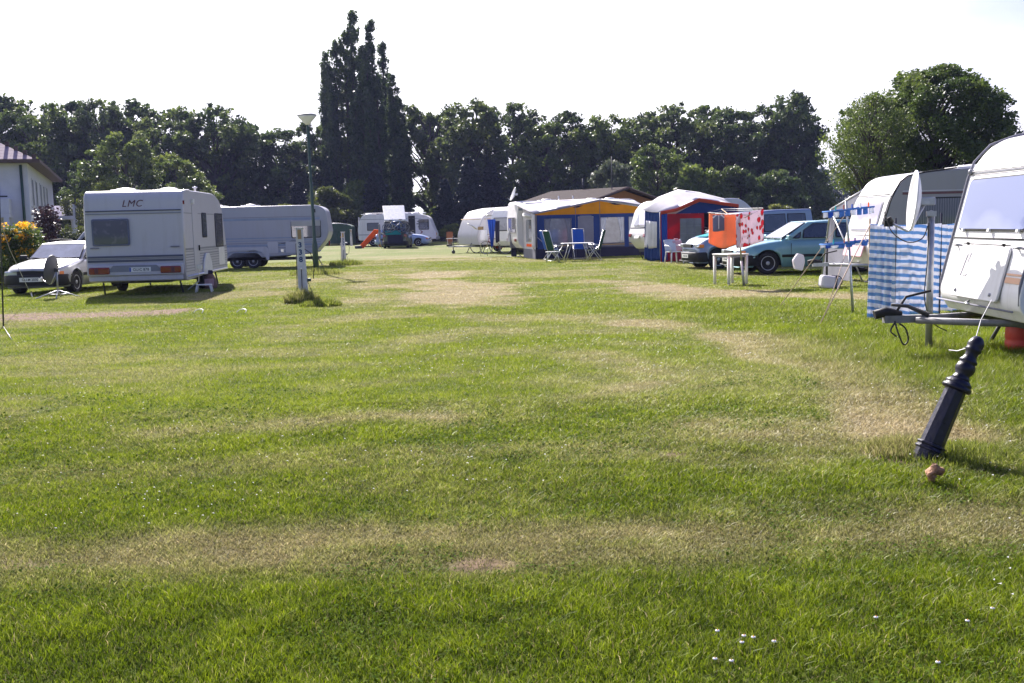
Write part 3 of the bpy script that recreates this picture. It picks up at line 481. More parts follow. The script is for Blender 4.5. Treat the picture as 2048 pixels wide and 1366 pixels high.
# ---------------------------------------------------------------- twin axle caravan
TL = 7.2; TW = 2.3
ta = caravan('twin_axle_caravan', 'long pale grey twin-axle caravan with blue-grey side stripes behind the lamp post', (0, 0, 0), R(5), TL, TW,
    [(TL/2-0.62, 0.55, 0), (TL/2-0.12, 1.1, 0.1), (TL/2, 1.4, 0.2), (TL/2-0.12, 2.35, 0.3), (TL/2-0.45, 2.52, 0.25), (-TL/2+0.5, 2.50, 0.4), (-TL/2, 1.4, 0.3), (-TL/2+0.2, 0.42, 0)], zb=0.40, ws=(0.50, -0.14), wr=0.30, sh='pale_grey_shell', bar=False, group='caravans parked on the left')
q = at(515, 537); ta.location = (q.x-0.75, q.y+1.05, 0); W_ = TW
for z, h, m in ((1.98, 0.09, 'stripe_pale_blue'), (2.06, 0.02, 'stripe_grey'), (1.22, 0.05, 'stripe_pale_blue'), (1.12, 0.03, 'stripe_pale_blue'), (1.02, 0.02, 'stripe_grey'), (0.93, 0.08, 'stripe_pale_blue'), (0.82, 0.02, 'stripe_grey'), (0.66, 0.04, 'stripe_pale_blue')):
    strip(ta, W_, -1, -TL/2+0.3, TL/2-0.35, z, h, m)
window(ta, sideM(W_, -1, 2.68, 1.55), 1.2, 0.72, 'striped_curtain', 'rubber', 0.08); MB().box((0, 0.24, 0.05), (1.16, 0.24, 0.05), sideM(W_, -1, 2.68, 1.55), rx=0.3).build('window_blind', 'awning_white', ta, 0.01)
for xx, w in ((1.32, 0.42), (2.08, 0.5)): MB().rrect(sideM(W_, -1, xx, 0.83), w, 0.46, 0.02, 0.06).build('service_hatch', 'cream_shell', ta, 0.004)
MB().prism([(-0.98, -0.2), (-0.88, -0.2), (-0.80, -0.02), (-0.68, 0.13), (-0.45, 0.2), (0.45, 0.2), (0.68, 0.13), (0.80, -0.02), (0.88, -0.2), (0.98, -0.2), (0.98, 0.26), (0.9, 0.34), (-0.9, 0.34), (-0.98, 0.26)], 0, 0.03, sideM(W_, -1, 0.18, 0.53)).build('wheel_arch_trim', 'cream_shell', ta, 0.01)
for xx in (-0.9, 0.4): roof_vent(ta, xx, -0.4, 2.52, 0.5, 0.75)
MB().tube([(-2.2, -0.7, 2.5), (-2.2, -0.7, 2.72)], 0.035, 8).tube([(-2.55, -0.7, 2.5), (-2.55, -0.7, 2.85)], 0.02, 8).build('chimney', 'alu', ta)
MB().rrect(sideM(W_, -1, 3.05, 2.28), 0.08, 0.14, 0.03, 0.01).build('marker_light', 'black_plastic', ta); MB().rrect(sideM(W_, -1, 1.7, 0.7), 0.12, 0.12, 0.06, 0.02).build('socket_box', 'alu', ta)
MB().box((TL/2-0.02, -0.9, 0.95), (0.07, 0.16, 0.2)).build('tail_light', 'red_lens', ta, 0.02)
# ---------------------------------------------------------------- cars on the left
op_top = [(-2.2, 0.78), (-2.15, 0.92), (-1.5, 0.95), (0.75, 0.90), (1.5, 0.80), (2.0, 0.70), (2.12, 0.66), (2.16, 0.6)]
op = car('silver_estate_car', 'silver car with black bumper and glaring bonnet parked at the far left beside the caravan', (-12.30, 29.35, 0), R(-93), 4.3, 1.68, op_top, [(0.82, 0.90), (0.15, 1.33), (-1.75, 1.35), (-2.05, 0.95)], 0.90, 'silver_paint',
    side_wins=[[(0.6, 0.94), (0.05, 1.27), (-0.35, 1.28), (-0.35, 0.94)], [(-0.43, 0.94), (-0.43, 1.28), (-1.15, 1.28), (-1.2, 0.94)], [(-1.28, 0.94), (-1.23, 1.28), (-1.6, 1.27), (-1.8, 0.94)]], txt='GU-M 2030', lamp_z=0.58, group='parked cars', wr=0.30)
for s in (-1, 1): MB().tube([(0.0, s*0.60, 1.40), (-0.9, s*0.62, 1.43), (-1.6, s*0.60, 1.40)], 0.015, 6).build('roof_rail', 'black_plastic', op)
q = at(155, 553); car('small_silver_car', 'pale car half hidden behind the left edge of the large white caravan', (q.x+0.45, q.y+1.0, 0), R(186), 4.0, 1.65, [(-2, 0.85), (-1.9, 0.95), (0.9, 0.95), (1.6, 0.85), (1.95, 0.7), (2, 0.62)], [(0.95, 0.95), (0.3, 1.68), (-1.5, 1.70), (-1.9, 0.95)], 0.95, 'silver_paint',
    side_wins=[[(0.75, 0.99), (0.25, 1.48), (-0.35, 1.5), (-0.35, 0.99)], [(-0.43, 0.99), (-0.43, 1.5), (-1.3, 1.48), (-1.55, 0.99)]], group='parked cars')
# satellite dish on a tripod
def dish(name, label, loc, rz, r, zc, mface, mpost, post_h, elev=R(25), tripod=False, arm='alu', tilt=0):
    t = thing(name, label, 'satellite dish', loc, rz)
    if tripod:
        MB().tube([(0, 0, 0.12), (0, 0, post_h)], 0.022, 10).lathe([(0.001, 0.10), (0.035, 0.11), (0.035, 0.2), (0.001, 0.21)], 10).build('post', mpost, t)
        for k in range(4): a = R(20+90*k); MB().tube([(0, 0, 0.20), (math.cos(a)*0.52, math.sin(a)*0.52, 0.015)], 0.016, 8).tube([(math.cos(a)*0.25, math.sin(a)*0.25, 0.11), (0, 0, 0.10)], 0.01, 6).build('leg', mpost, t)
    M = Matrix.Translation((0.13 if not tripod else 0.06, 0, zc)) @ Matrix.Rotation(PI/2-elev, 4, 'Y')
    prof = [(r*k/8, 0.22*r*(k/8)**2-0.0) for k in range(9)]
    m = MB(); m.lathe([(0.001, -0.0)]+prof[1:]+[(r+0.012, 0.22*r+0.004), (r+0.010, 0.22*r-0.012)]+[(a, b-0.014) for a, b in reversed(prof[1:])]+[(0.001, -0.014)], 40, M); m.build('reflector', mface, t)
    T = M
    m = MB(); m.tube([T @ Vector((r*0.1, 0, -0.06)), T @ Vector((r*0.98, 0, 0.05)), T @ Vector((r*1.02, 0, 0.25*r)), T @ Vector((r*0.78, 0, r*0.85))], 0.014, 8); A = m.build('feed_arm', arm, t)
    MB().tube([T @ Vector((r*0.80, 0, r*0.80)), T @ Vector((r*0.62, 0, r*0.92))], [0.035, 0.03], 10).box(T @ Vector((r*0.82, 0, r*0.9)), (0.09, 0.06, 0.07)).build('receiver', 'black_plastic' if name != 'tripod_dish' else 'white_plastic', A)
    MB().box((0.04, 0, zc), (0.16, 0.05, 0.09)).build('mount_bracket', 'chassis' if tripod else 'galv', t, 0.01)
    return t
dish('tripod_dish', 'dark round satellite dish on a four-legged stand on the lawn before the silver car', at(117, 597), R(177), 0.35, 0.70, 'dish_grey', 'galv', 0.75, tripod=True, elev=R(8))
# tall pole with guy line at the left edge
a = at(7, 655); b = ad(0, 440, 17.95); pr = thing('tent_pole', 'thin dark upright pole with a guy line at the left edge of the lawn', 'pole', a)
MB().tube([(0, 0, 0), (b-a)*1.0, (b-a)*1.55], 0.014, 8).build('pole_tube', 'chassis', pr); MB().tube([(b-a)*1.0, ad(20, 500, 20)-a, at(65, 596)-a], 0.006, 5).tube([(0, 0, 0.02), at(24, 680)-a], 0.006, 5).build('guy_line', 'wire', pr); MB().tube([at(65, 596)-a, at(63, 591)-a+Vector((0, 0, 0.1))], 0.015, 6).build('peg', 'white_plastic', pr)
# peg hoops lying in the lawn
for (x, y), lb in (((397, 627), 'small white hoop in the grass, nearer the large caravan'), ((483, 627), 'small white hoop in the grass, nearer the numbered post')):
    q = at(x, y); m = MB(); m.tube([(0.11*math.cos(a_), 0.06*math.sin(a_), 0.03+0.05*math.sin(a_)) for a_ in [PI*(-0.1+1.2*k/12) for k in range(13)]], 0.008, 6); tag(m.build('peg_hoop', 'white_plastic', None, 0, q, R(-30)), lb, 'tent peg', 'white hoops in the lawn')
# ---------------------------------------------------------------- lamps and numbered posts
def lamp(label, loc, h, lean=(0, 0), s=1.0):
    t = thing('street_lamp', label, 'street lamp', loc, 0, 'green street lamps'); t.rotation_euler = (lean[0], lean[1], 0)
    MB().lathe([(0.105, 0), (0.095, 1.0), (0.085, 1.05), (0.06, 1.2), (0.045, h-0.35), (0.04, h-0.3)], 16).build('post', 'lamp_green', t)
    c = MB().lathe([(0.06, h-0.32), (0.08, h-0.29), (0.30, h-0.06), (0.315, h-0.02)], 24).build('lamp_shade', 'lamp_white', t)
    MB().lathe([(0.315, h-0.02), (0.335, h-0.012), (0.335, h+0.012), (0.25, h+0.05), (0.10, h+0.075), (0.001, h+0.08)], 24).build('lamp_cap', 'grey_plastic', c); MB().lathe([(0.055, h+0.075), (0.05, h+0.1), (0.001, h+0.105)], 12).build('cap_knob', 'lamp_white', c)
    return t
lamp('tall green street lamp with white cone head in front of the twin-axle caravan', at(633, 547), 5.42, (0, R(-0.9)))
lamp('farther street lamp before the trees, higher of two white oval heads', Vector((*at(697, 486)[:2], 0)), 4.9)
lamp('farthest street lamp before the trees, lower of two white oval heads', Vector((*at(701, 484.5)[:2], 0)), 4.5)
def npost(label, loc, h, digits, lean=0, cabs=True):
    t = thing('numbered_post', label, 'hookup post', loc, R(6), 'white numbered electric posts'); t.rotation_euler = (0, lean, R(6)); w0, w1 = 0.105, 0.07
    MB().add([(s*w0, q*w0, 0) for s, q in ((-1, -1), (1, -1), (1, 1), (-1, 1))]+[(s*w1, q*w1, h) for s, q in ((-1, -1), (1, -1), (1, 1), (-1, 1))], [(0, 1, 5, 4), (1, 2, 6, 5), (2, 3, 7, 6), (3, 0, 4, 7), (4, 5, 6, 7), (3, 2, 1, 0)]).build('post', 'concrete', t, 0.012)
    MB().box((0, -w1-0.005, h-0.12), (0.075, 0.02, 0.2)).build('socket_panel', 'wood', t); MB().box((0, 0, h+0.012), (0.2, 0.17, 0.025)).build('cap', 'concrete', t, 0.005)
    for i, d in enumerate(digits): z = h*(0.775-0.10*i); text('numeral', d, 0.155, frame((0, -(w0+(w1-w0)*z/h)-0.003, z), (1, 0, 0), (0, (w0-w1)/h, 1)), 'navy_ink', t, 0, 0.002, 0.006)
    if cabs:
        MB().tube([(-0.09, -0.05, h*0.8), (-0.10, -0.08, h*0.5), (-0.11, -0.10, h*0.3), (-0.13, -0.13, 0.02)], 0.009, 6).tube([(0.0, -0.10, h*0.45), (0.0, -0.13, h*0.43), (-0.01, -0.12, h*0.2), (-0.05, -0.14, 0.02)], 0.010, 6).tube([(0.085, -0.02, h*0.72), (0.2, 0, h*0.66), (0.27, 0, h*0.5), (0.22, 0.1, h*0.3)], 0.009, 6).tube([(0.1, 0, h*0.28), (0.2, -0.05, 0.15), (0.35, -0.1, 0.0)], 0.007, 6).build('power_cable', 'cable', t)
        MB().lathe([(0.001, 0), (0.02, 0.005), (0.02, 0.06), (0.001, 0.065)], 10, frame((0, -0.10, h*0.455), (1, 0, 0), (0, 0, 1))).build('plug', 'white_plastic', t); MB().box((0.14, 0, h*0.29), (0.08, 0.07, 0.07)).build('socket', 'lamp_green', t, 0.01)
    return t
npost('white concrete post numbered 338 with cables, weeds round its foot, nearest of the posts', at(608, 602), 1.56, '338', R(-1.0))
npost('small white numbered post on the lawn right of the twin-axle caravan', at(688, 526), 1.36, '337', 0)
npost('far white numbered post beside the bright orange board', at(703, 492), 1.4, '336', 0, False)
# ---------------------------------------------------------------- near caravan on the right, front facing left
def stripes_mat():
    m = bpy.data.materials.new('striped'); t, b, o = nodes(m); MATS['striped'] = m
    a = t.nodes.new('ShaderNodeSeparateXYZ'); t.links.new(objco(t), a.inputs[0]); q = a.outputs[2]
    def mm(op, x, y):
        n = t.nodes.new('ShaderNodeMath'); n.operation = op
        for i, z in enumerate((x, y)):
            if isinstance(z, (int, float)): n.inputs[i].default_value = z
            else: t.links.new(z, n.inputs[i])
        return n.outputs[0]
    w = mm('ADD', mm('ADD', q, mm('MULTIPLY', a.outputs[0], 0.10)), mm('MULTIPLY', tnoise(t, 2.6, 3, objco(t)), 0.085)); f = mm('FRACT', mm('MULTIPLY', w, 9.3), 0); g = mm('GREATER_THAN', f, 0.54)
    c = ramp(t, g, [(0.0, (0.82, 0.82, 0.88)), (1.0, (0.19, 0.38, 0.66))]); t.links.new(c, b.inputs['Base Color']); b.inputs['Roughness'].default_value = 0.7
    bn = t.nodes.new('ShaderNodeBump'); bn.inputs['Strength'].default_value = 0.7; bn.inputs['Distance'].default_value = 0.05; t.links.new(tnoise(t, 5, 4, objco(t)), bn.inputs['Height']); t.links.new(bn.outputs[0], b.inputs['Normal'])
    tr = t.nodes.new('ShaderNodeBsdfTranslucent'); t.links.new(c, tr.inputs[0]); ms = t.nodes.new('ShaderNodeMixShader'); ms.inputs[0].default_value = 0.35; t.links.new(b.outputs[0], ms.inputs[1]); t.links.new(tr.outputs[0], ms.inputs[2]); t.links.new(ms.outputs[0], o.inputs[0])
stripes_mat()
def floral_mat():
    m = bpy.data.materials.new('floral'); t, b, o = nodes(m); MATS['floral'] = m; co = objco(t)
    v = t.nodes.new('ShaderNodeTexVoronoi'); v.inputs['Scale'].default_value = 7; t.links.new(co, v.inputs['Vector'])
    n = tnoise(t, 3.2, 2, co); k = t.nodes.new('ShaderNodeMath'); k.operation = 'ADD'; t.links.new(v.outputs['Distance'], k.inputs[0]); t.links.new(n, k.inputs[1])
    c = ramp(t, k.outputs[0], [(0.0, (0.72, 0.02, 0.04)), (0.86, (0.72, 0.04, 0.07)), (0.90, (0.10, 0.16, 0.07)), (0.94, (0.80, 0.66, 0.72)), (1.0, (0.82, 0.70, 0.76))])
    t.links.new(c, b.inputs['Base Color']); b.inputs['Roughness'].default_value = 0.85
    tr = t.nodes.new('ShaderNodeBsdfTranslucent'); t.links.new(c, tr.inputs[0]); ms = t.nodes.new('ShaderNodeMixShader'); ms.inputs[0].default_value = 0.35; t.links.new(b.outputs[0], ms.inputs[1]); t.links.new(tr.outputs[0], ms.inputs[2]); t.links.new(ms.outputs[0], o.inputs[0])
floral_mat()
NL = 5.2; NW = 2.1; nf = NL/2
nc = caravan('near_caravan', 'bright white caravan cut off by the right edge, with big blue-tinted front window', (5.02+nf, 11.27, 0), R(178), NL, NW,
    [(nf-0.12, 0.44, 0), (nf-0.02, 0.60, 0.08), (nf-0.02, 0.72, 0.08), (nf-0.34, 2.02, 0.12), (nf-0.62, 2.38, 0.28), (nf-1.5, 2.50, 0.5), (-nf+0.6, 2.50, 0.5), (-nf+0.02, 1.4, 0.4), (-nf+0.3, 0.42, 0)], zb=0.42, ws=(-0.1,), wr=0.32, sh='white_shell', bar=False, group='caravans parked on the right')
sl = Vector((-0.32, 0, 1.30)).normalized()
def NF(y, z, off=0.004): return frame((nf-0.02-(z-0.72)*0.246+off, y, z), (0, 1, 0), sl)
window(nc, NF(-0.02, 1.64), 1.74, 0.60, 'blue_glass', 'rubber', 0.08, 0.018)
for yy in (-0.7, 0, 0.7): MB().box((yy, -0.30, 0.03), (0.05, 0.03, 0.03), NF(0, 1.64)).build('window_catch', 'white_plastic', nc)
lid = MB().rrect(NF(0.0, 0.90, 0.005), 1.26, 0.58, 0.03, 0.06).build('locker_lid', 'white_shell', nc, 0.012)
MB().tube([NF(0, 0.90) @ Vector((-0.6, 0.31, 0.02)), NF(0, 0.90) @ Vector((0.6, 0.31, 0.02))], 0.006, 6).build('hinge', 'rubber', lid)
for yy in (-0.46, 0.46): MB().lathe([(0.022, 0.0), (0.02, 0.045), (0.001, 0.05)], 10, NF(0, 0.9) @ Matrix.Translation((yy, -0.22, 0))).build('lid_catch', 'grey_plastic', lid); MB().box((yy, 0.31, 0.03), (0.03, 0.03, 0.03), NF(0, 0.9)).build('lid_bracket', 'black_plastic', lid)
lg = MB(); M = NF(0, 0.92) @ Matrix.Translation((-0.38, 0.06, 0.036))
for P in ([(-0.09, -0.13), (-0.05, -0.13), (0.02, 0.13), (-0.02, 0.13)], [(0.0, -0.13), (0.10, -0.13), (0.11, -0.10), (0.01, -0.10)], [(0.02, 0.13), (0.10, 0.13), (0.06, 0.02), (0.04, 0.02), (0.07, 0.105), (0.015, 0.105)]): lg.prism(P, 0, 0.002, M)
lg.build('emblem', 'awning_white', lid)
MB().tube([NF(0, 0.60) @ Vector((-0.08, 0, 0.0)), NF(0, 0.60) @ Vector((-0.08, -0.04, 0.04)), NF(0, 0.60) @ Vector((0.02, -0.04, 0.04))], 0.012, 6).build('lid_lock', 'alu', nc)
for z, r_, m in ((2.02, 0.010, 'alu'), (1.985, 0.005, 'rubber'), (1.27, 0.008, 'rubber'), (0.56, 0.010, 'awning_grey')): MB().tube([NF(-NW/2+0.04, z) @ Vector((0, 0, 0.003)), NF(NW/2-0.04, z) @ Vector((0, 0, 0.003))], r_, 6).build('trim_line', m, nc)
for s in (-1, 1): MB().tube([(nf-0.03, s*(NW/2-0.02), 0.62), (nf-0.03, s*(NW/2-0.02), 0.8), (nf-0.31, s*(NW/2-0.02), 1.95), (nf-0.38, s*(NW/2-0.02), 2.14), (nf-0.56, s*(NW/2-0.02), 2.33), (nf-0.85, s*(NW/2-0.02), 2.43), (nf-1.5, s*(NW/2-0.02), 2.51), (0, s*(NW/2-0.02), 2.515)], 0.013, 6).build('edge_trim', 'awning_grey', nc)
for yy in (-0.75, 0.82): MB().tube([NF(0, 1.18) @ Vector((yy-0.07, 0, 0)), NF(0, 1.18) @ Vector((yy-0.06, 0, 0.05)), NF(0, 1.18) @ Vector((yy+0.06, 0, 0.05)), NF(0, 1.18) @ Vector((yy+0.07, 0, 0))], 0.014, 6).build('grab_handle', 'grey_plastic', nc)
MB().box((0.83, 0, 0.004), (0.34, 0.06, 0.008), NF(0, 0.86)).build('orange_stripe', 'faded_orange', nc); MB().box((0.83, 0.06, 0.004), (0.34, 0.02, 0.008), NF(0, 0.86)).build('stripe', 'faded_orange', nc)
MB().lathe([(0.03, -0.02), (0.03, 0.03), (0.001, 0.04)], 8, NF(-0.99, 2.02)).build('marker_light', 'grey_plastic', nc)
drawbar(nc, nf-0.12, 0.44, 1.06, 'dull_steel', False)
MB().tube(sm([(nf+0.86, 0.05, 0.40), (nf+0.84, 0.1, 0.28), (nf+0.78, 0.1, 0.15), (nf+0.73, 0.1, 0.20), (nf+0.76, 0.1, 0.32), (nf+0.83, 0.1, 0.38)]), 0.009, 6).tube(sm([(nf+0.86, 0.05, 0.38), (nf+0.92, 0.1, 0.30), (nf+0.86, 0.12, 0.24)]), 0.009, 6).build('breakaway_cable', 'cable', nc)
MB().tube([(nf+0.50, 0.04, 0.46), (nf+0.72, 0.04, 0.56), (nf+0.90, 0.04, 0.58)], [0.03, 0.02, 0.016], 8).build('handbrake', 'chassis', nc)
q = at(2043, 704); rb = thing('red_barrel', 'red plastic barrel standing under the white caravan at the right edge', 'barrel', q)
MB().lathe([(0.15, 0), (0.17, 0.02), (0.175, 0.12), (0.165, 0.14), (0.175, 0.16), (0.17, 0.30), (0.15, 0.33)], 24).build('drum', 'red_barrel', rb); MB().lathe([(0.152, 0.33), (0.155, 0.35), (0.001, 0.36)], 24).build('lid', 'red_barrel', rb)
pd = at(1857, 703); dish('post_dish', 'white satellite dish seen edge-on on a grey post before the striped windbreak', pd, R(167), 0.33, 1.69, 'lamp_white', 'galv', 1.6, elev=R(6))
pp = [o for o in bpy.data.objects if o.name.startswith('post_dish')][0]
MB().tube([(0, 0, -0.05), (0.0, 0, 1.58)], 0.038, 14).lathe([(0.04, 1.575), (0.001, 1.59)], 14).build('post', 'galv', pp)
MB().box((0.0, 0, 1.55), (0.10, 0.09, 0.06)).build('clamp', 'galv', pp)
MB().tube(sm([(0.50, 0.03, 1.58), (0.42, 0.05, 1.36), (0.25, 0.06, 1.24), (0.10, 0.07, 1.28), (0.04, 0.05, 1.42)]), 0.006, 6).tube(sm([(0.03, 0.045, 1.45), (0.04, 0.045, 1.0), (0.06, 0.05, 0.6), (-0.03, 0.055, 0.34), (-0.18, 0.06, 0.24)]), 0.006, 6).build('cable', 'cable', pp)
# striped windbreak
wb = [ad(1741, 447, 15.9), ad(1793, 447, 15.5), ad(1884, 447, 16.2), ad(1925, 447, 17.1)]; o0 = Vector((wb[0].x, wb[0].y, 0)); wk = thing('striped_windbreak', 'blue and white striped cloth windbreak behind the satellite dish post', 'windbreak', o0)
for i in range(3):
    m = MB(); a = wb[i]-o0; b = wb[i+1]-o0; a.z = 1.42-0.02*i; b.z = 1.40; cloth(m, a, b, 1.36 if i else 1.42, 0.05, 3.3, 48, 22, phase=i*2.0, sag=0.03); m.build('cloth_panel', 'striped', wk)
for i, p in enumerate(wb[:3]): MB().tube([(p.x-o0.x, p.y-o0.y+0.03, 0), (p.x-o0.x, p.y-o0.y+0.03, 1.50 if i != 2 else 1.56)], 0.014, 8).build('stake', 'cloth_dark' if i != 0 else 'wood', wk)
for i, (x, y) in enumerate(((1741, 1560), )): pass
MB().tube([(0, 0, 1.42), Vector(at(1640, 648)-o0)], 0.009, 6).build('guy_line', 'rope', wk)
# leaning navy bollard
bb = at(1842, 922); bo = thing('leaning_bollard', 'dark navy cast-iron bollard leaning over in the grass at the right', 'bollard', bb); bo.scale = (0.87, 0.87, 0.97); bo.rotation_euler = (R(-4), R(24.6), R(0)); bo.location.z = -0.05
MB().lathe([(0.10, -0.14), (0.098, 0), (0.093, 0.14)], 8, ph=PI/8, smooth=False).lathe([(0.088, 0.15), (0.075, 0.56)], 8, ph=PI/8, smooth=False).build('shaft', 'bollard_navy', bo, 0.004)
MB().lathe([(0.09, 0.128), (0.104, 0.132), (0.106, 0.142), (0.096, 0.150), (0.094, 0.158), (0.104, 0.166), (0.102, 0.176), (0.088, 0.18)], 8, ph=PI/8, smooth=False).build('base_ring', 'bollard_navy', bo, 0.003)
MB().lathe([(0.07, 0.555), (0.098, 0.56), (0.106, 0.572), (0.100, 0.588), (0.088, 0.592), (0.094, 0.602), (0.092, 0.615), (0.076, 0.625), (0.072, 0.632)], 16, ph=PI/8).build('collar', 'bollard_navy', bo)
MB().lathe([(0.066, 0.63), (0.062, 0.645), (0.054, 0.66), (0.052, 0.668), (0.066, 0.690), (0.070, 0.712), (0.062, 0.738), (0.054, 0.748), (0.064, 0.756), (0.064, 0.766), (0.050, 0.780), (0.043, 0.80), (0.046, 0.822), (0.056, 0.836), (0.058, 0.846), (0.052, 0.852), (0.058, 0.868), (0.056, 0.89), (0.044, 0.915), (0.026, 0.932), (0.001, 0.938)], 24).build('finial', 'bollard_navy', bo)
for z in (0.33, ): MB().lathe([(0.006, 0), (0.006, 0.004), (0.001, 0.005)], 8, frame((-0.012, -0.0795, z), (1, 0, 0), (0, 0, 1))).build('bolt', 'black_plastic', bo)
tp = ad(1950, 686, 6.55); m = MB(); m.tube([ad(1983, 600, 10.2), ad(1962, 640, 8.4), ad(1950, 682, 6.63), ad(1946, 688, 6.56), ad(1935, 696, 6.6), ad(1915, 702, 6.7), ad(1898, 700, 6.8)], 0.0035, 5)
tag(m.build('tie_wire', 'wire', None), 'thin pale wire tied from the white caravan to the top of the leaning bollard', 'wire')
q = at(1872, 966); rs = MB(); P = []
for i in range(15):
    a = R(-70)+R(250)*i/14; r0 = 0.048+0.012*math.sin(i*1.7); row = []
    for k in range(10): b = 2*PI*k/10; w = 0.040*(1-0.5*abs(i/7-1)**3)*(1+0.25*math.sin(3*b+i)); row.append((-(r0)*math.cos(a)*1.0+w*math.cos(b)*math.cos(a), 0.02*math.sin(i), 0.075+(r0*1.1)*math.sin(a)+w*math.cos(b)*math.sin(a)+0.0) if False else (-(r0+w*math.cos(b))*math.cos(a)*0.9, w*math.sin(b)*1.2, 0.07+(r0*1.15+w*math.cos(b))*math.sin(a)))
    P.append(row+[row[0]])
rs.grid(P); tag(rs.build('broken_lump', 'rust_stone', None, 0, q), 'rust-orange broken lump lying in the grass at the foot of the bollard', 'stone').scale = (0.72, 0.72, 0.66)
# ---------------------------------------------------------------- grey caravan behind the windbreak, with its awning and clutter
GL = 5.4; GW = 2.15; gf = GL/2
gc = caravan('grey_sided_caravan', 'caravan with sunlit front painted white and shaded side painted grey behind the striped windbreak', (7.80+gf, 23.6, 0), R(181), GL, GW,
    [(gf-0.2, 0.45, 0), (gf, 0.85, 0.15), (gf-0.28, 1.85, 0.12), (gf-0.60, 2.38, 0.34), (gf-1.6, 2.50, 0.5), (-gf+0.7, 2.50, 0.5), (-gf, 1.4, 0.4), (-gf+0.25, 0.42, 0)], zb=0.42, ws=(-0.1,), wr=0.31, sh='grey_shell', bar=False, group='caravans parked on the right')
m = MB()          # sunlight on the front put into a white skin, proud of the grey shell
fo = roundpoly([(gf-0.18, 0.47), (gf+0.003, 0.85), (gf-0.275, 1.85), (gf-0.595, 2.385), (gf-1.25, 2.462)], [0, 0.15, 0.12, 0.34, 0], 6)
fo = [p for p in fo]; m.grid([[(x, -GW/2+0.05, z), (x, GW/2-0.05, z)] for x, z in fo], True, thick=0.0); m.v = [(x+0.006, y, z+0.006) for x, y, z in m.v]; m.build('sunlit_front_panel', 'white_shell', gc)
gs = Vector((-0.28, 0, 1.0)).normalized(); GF = lambda y, z: frame((gf-(z-0.85)*0.28+0.01, y, z), (0, 1, 0), gs)
window(gc, GF(0, 1.52), 1.6, 0.66, 'mauve_glass', 'grey_plastic', 0.08, 0.035); MB().tube([GF(-1.0, 1.98) @ Vector((0, 0, 0)), GF(1.0, 1.98) @ Vector((0, 0, 0))], 0.012, 6).build('trim_line', 'rubber', gc); MB().tube([GF(-1.0, 1.12) @ Vector((0, 0, 0)), GF(1.0, 1.12) @ Vector((0, 0, 0))], 0.016, 6).build('trim_line', 'grey_plastic', gc)
MB().rrect(GF(-0.2, 0.84), 1.2, 0.42, 0.03, 0.05).build('locker_lid', 'cloth_pink', gc, 0.01)
window(gc, sideM(GW, 1, gf-1.42, 1.60), 1.35, 0.60, 'curtain_glass', 'rubber', 0.1, 0.03)
for z, h, mm_ in ((1.99, 0.05, 'stripe_maroon'), (2.04, 0.02, 'cream_shell'), (1.12, 0.03, 'stripe_grey')): strip(gc, GW, 1, -gf+0.4, gf-0.55, z, h, mm_)
MB().tube([(gf-0.2, GW/2-0.01, 0.5), (gf-0.02, GW/2-0.01, 0.9), (gf-0.29, GW/2-0.01, 1.8), (gf-0.38, GW/2-0.01, 2.03), (gf-0.50, GW/2-0.01, 2.24), (gf-0.66, GW/2-0.01, 2.36), (gf-1.0, GW/2-0.01, 2.43), (gf-1.7, GW/2-0.01, 2.51)], 0.016, 6).build('edge_trim', 'rubber', gc)
roof_vent(gc, gf-2.35, 0.3, 2.5, 0.7, 0.9); drawbar(gc, gf-0.15, 0.50, 1.15, 'galv', True)
q = Vector((7.80-1.1, 23.6, 0)); hc = tag(MB().prism(roundpoly([(-0.13, -0.16), (0.1, -0.2), (0.17, 0.0), (0.13, 0.17), (-0.05, 0.21), (-0.19, 0.05)], 0.03, 3), -0.09, 0.09, frame((0, 0, 0.52), (1, 0, 0), (0, 0, 1))).build('hitch_cover', 'awning_white', None, 0.03, q+Vector((-0.25, -0.1, 0.05))), 'white cover over the drawbar hitch left of the grey-sided caravan', 'cover').scale = (0.75, 0.75, 0.95)
q = at(1659, 577); bg_ = thing('tent_bag', 'white and navy bag lying on the grass under the grey-sided caravan drawbar', 'bag', q)
MB().box((0, 0, 0.14), (0.42, 0.3, 0.27), ry=0.15).build('bag_body', 'awning_white', bg_, 0.06, seg=3); MB().box((0.10, 0, 0.145), (0.05, 0.312, 0.285), ry=0.15).build('strap', 'cloth_dark', bg_, 0.01)
q = at(1673, 574); tag(MB().lathe([(0.05, -0.05), (0.12, -0.06), (0.13, 0), (0.12, 0.06), (0.05, 0.05)], 20, frame((0, 0, 0.13), (1, 0, 0), (0, 0, 1))).build('spare_wheel', 'tyre', None, 0, q), 'small black wheel on the grass beside the white and navy bag', 'wheel')
aw = thing('grey_awning', 'pale canvas awning with sloping grey front on the far side of the grey-sided caravan', 'awning', (0, 0, 0))
A0 = ad(1644, 540, 27.0); A1 = ad(1661, 419, 26.4); A2 = ad(1737, 374, 25.0); A3 = ad(1700, 545, 25.0); A4 = ad(1722, 430, 25.0); A0.z = 0
m = MB(); m.grid([[A1+(A2-A1)*t_+Vector((u_*3.2, 0, -0.12*math.sin(PI*t_))) for u_ in (0, 0.5, 1)] for t_ in (0, 0.25, 0.5, 0.75, 1)], True, thick=0.01); m.build('roof_sheet', 'awning_white', aw)
m = MB(); lp = lambda a, b, t_: a+(b-a)*t_
poly3(m, [A0, lp(A0, A1, 0.42), lp(A3, A4, 0.42), Vector((A3.x, A3.y, 0))]); poly3(m, [lp(A0, A1, 0.42), A1, lp(A1, A4, 0.22), lp(lp(A0, A1, 0.42), lp(A3, A4, 0.42), 0.22)]); poly3(m, [lp(A1, A2, 0.02), A2, A4, lp(A1, A4, 0.05)]); m.build('front_wall', 'awning_grey', aw)
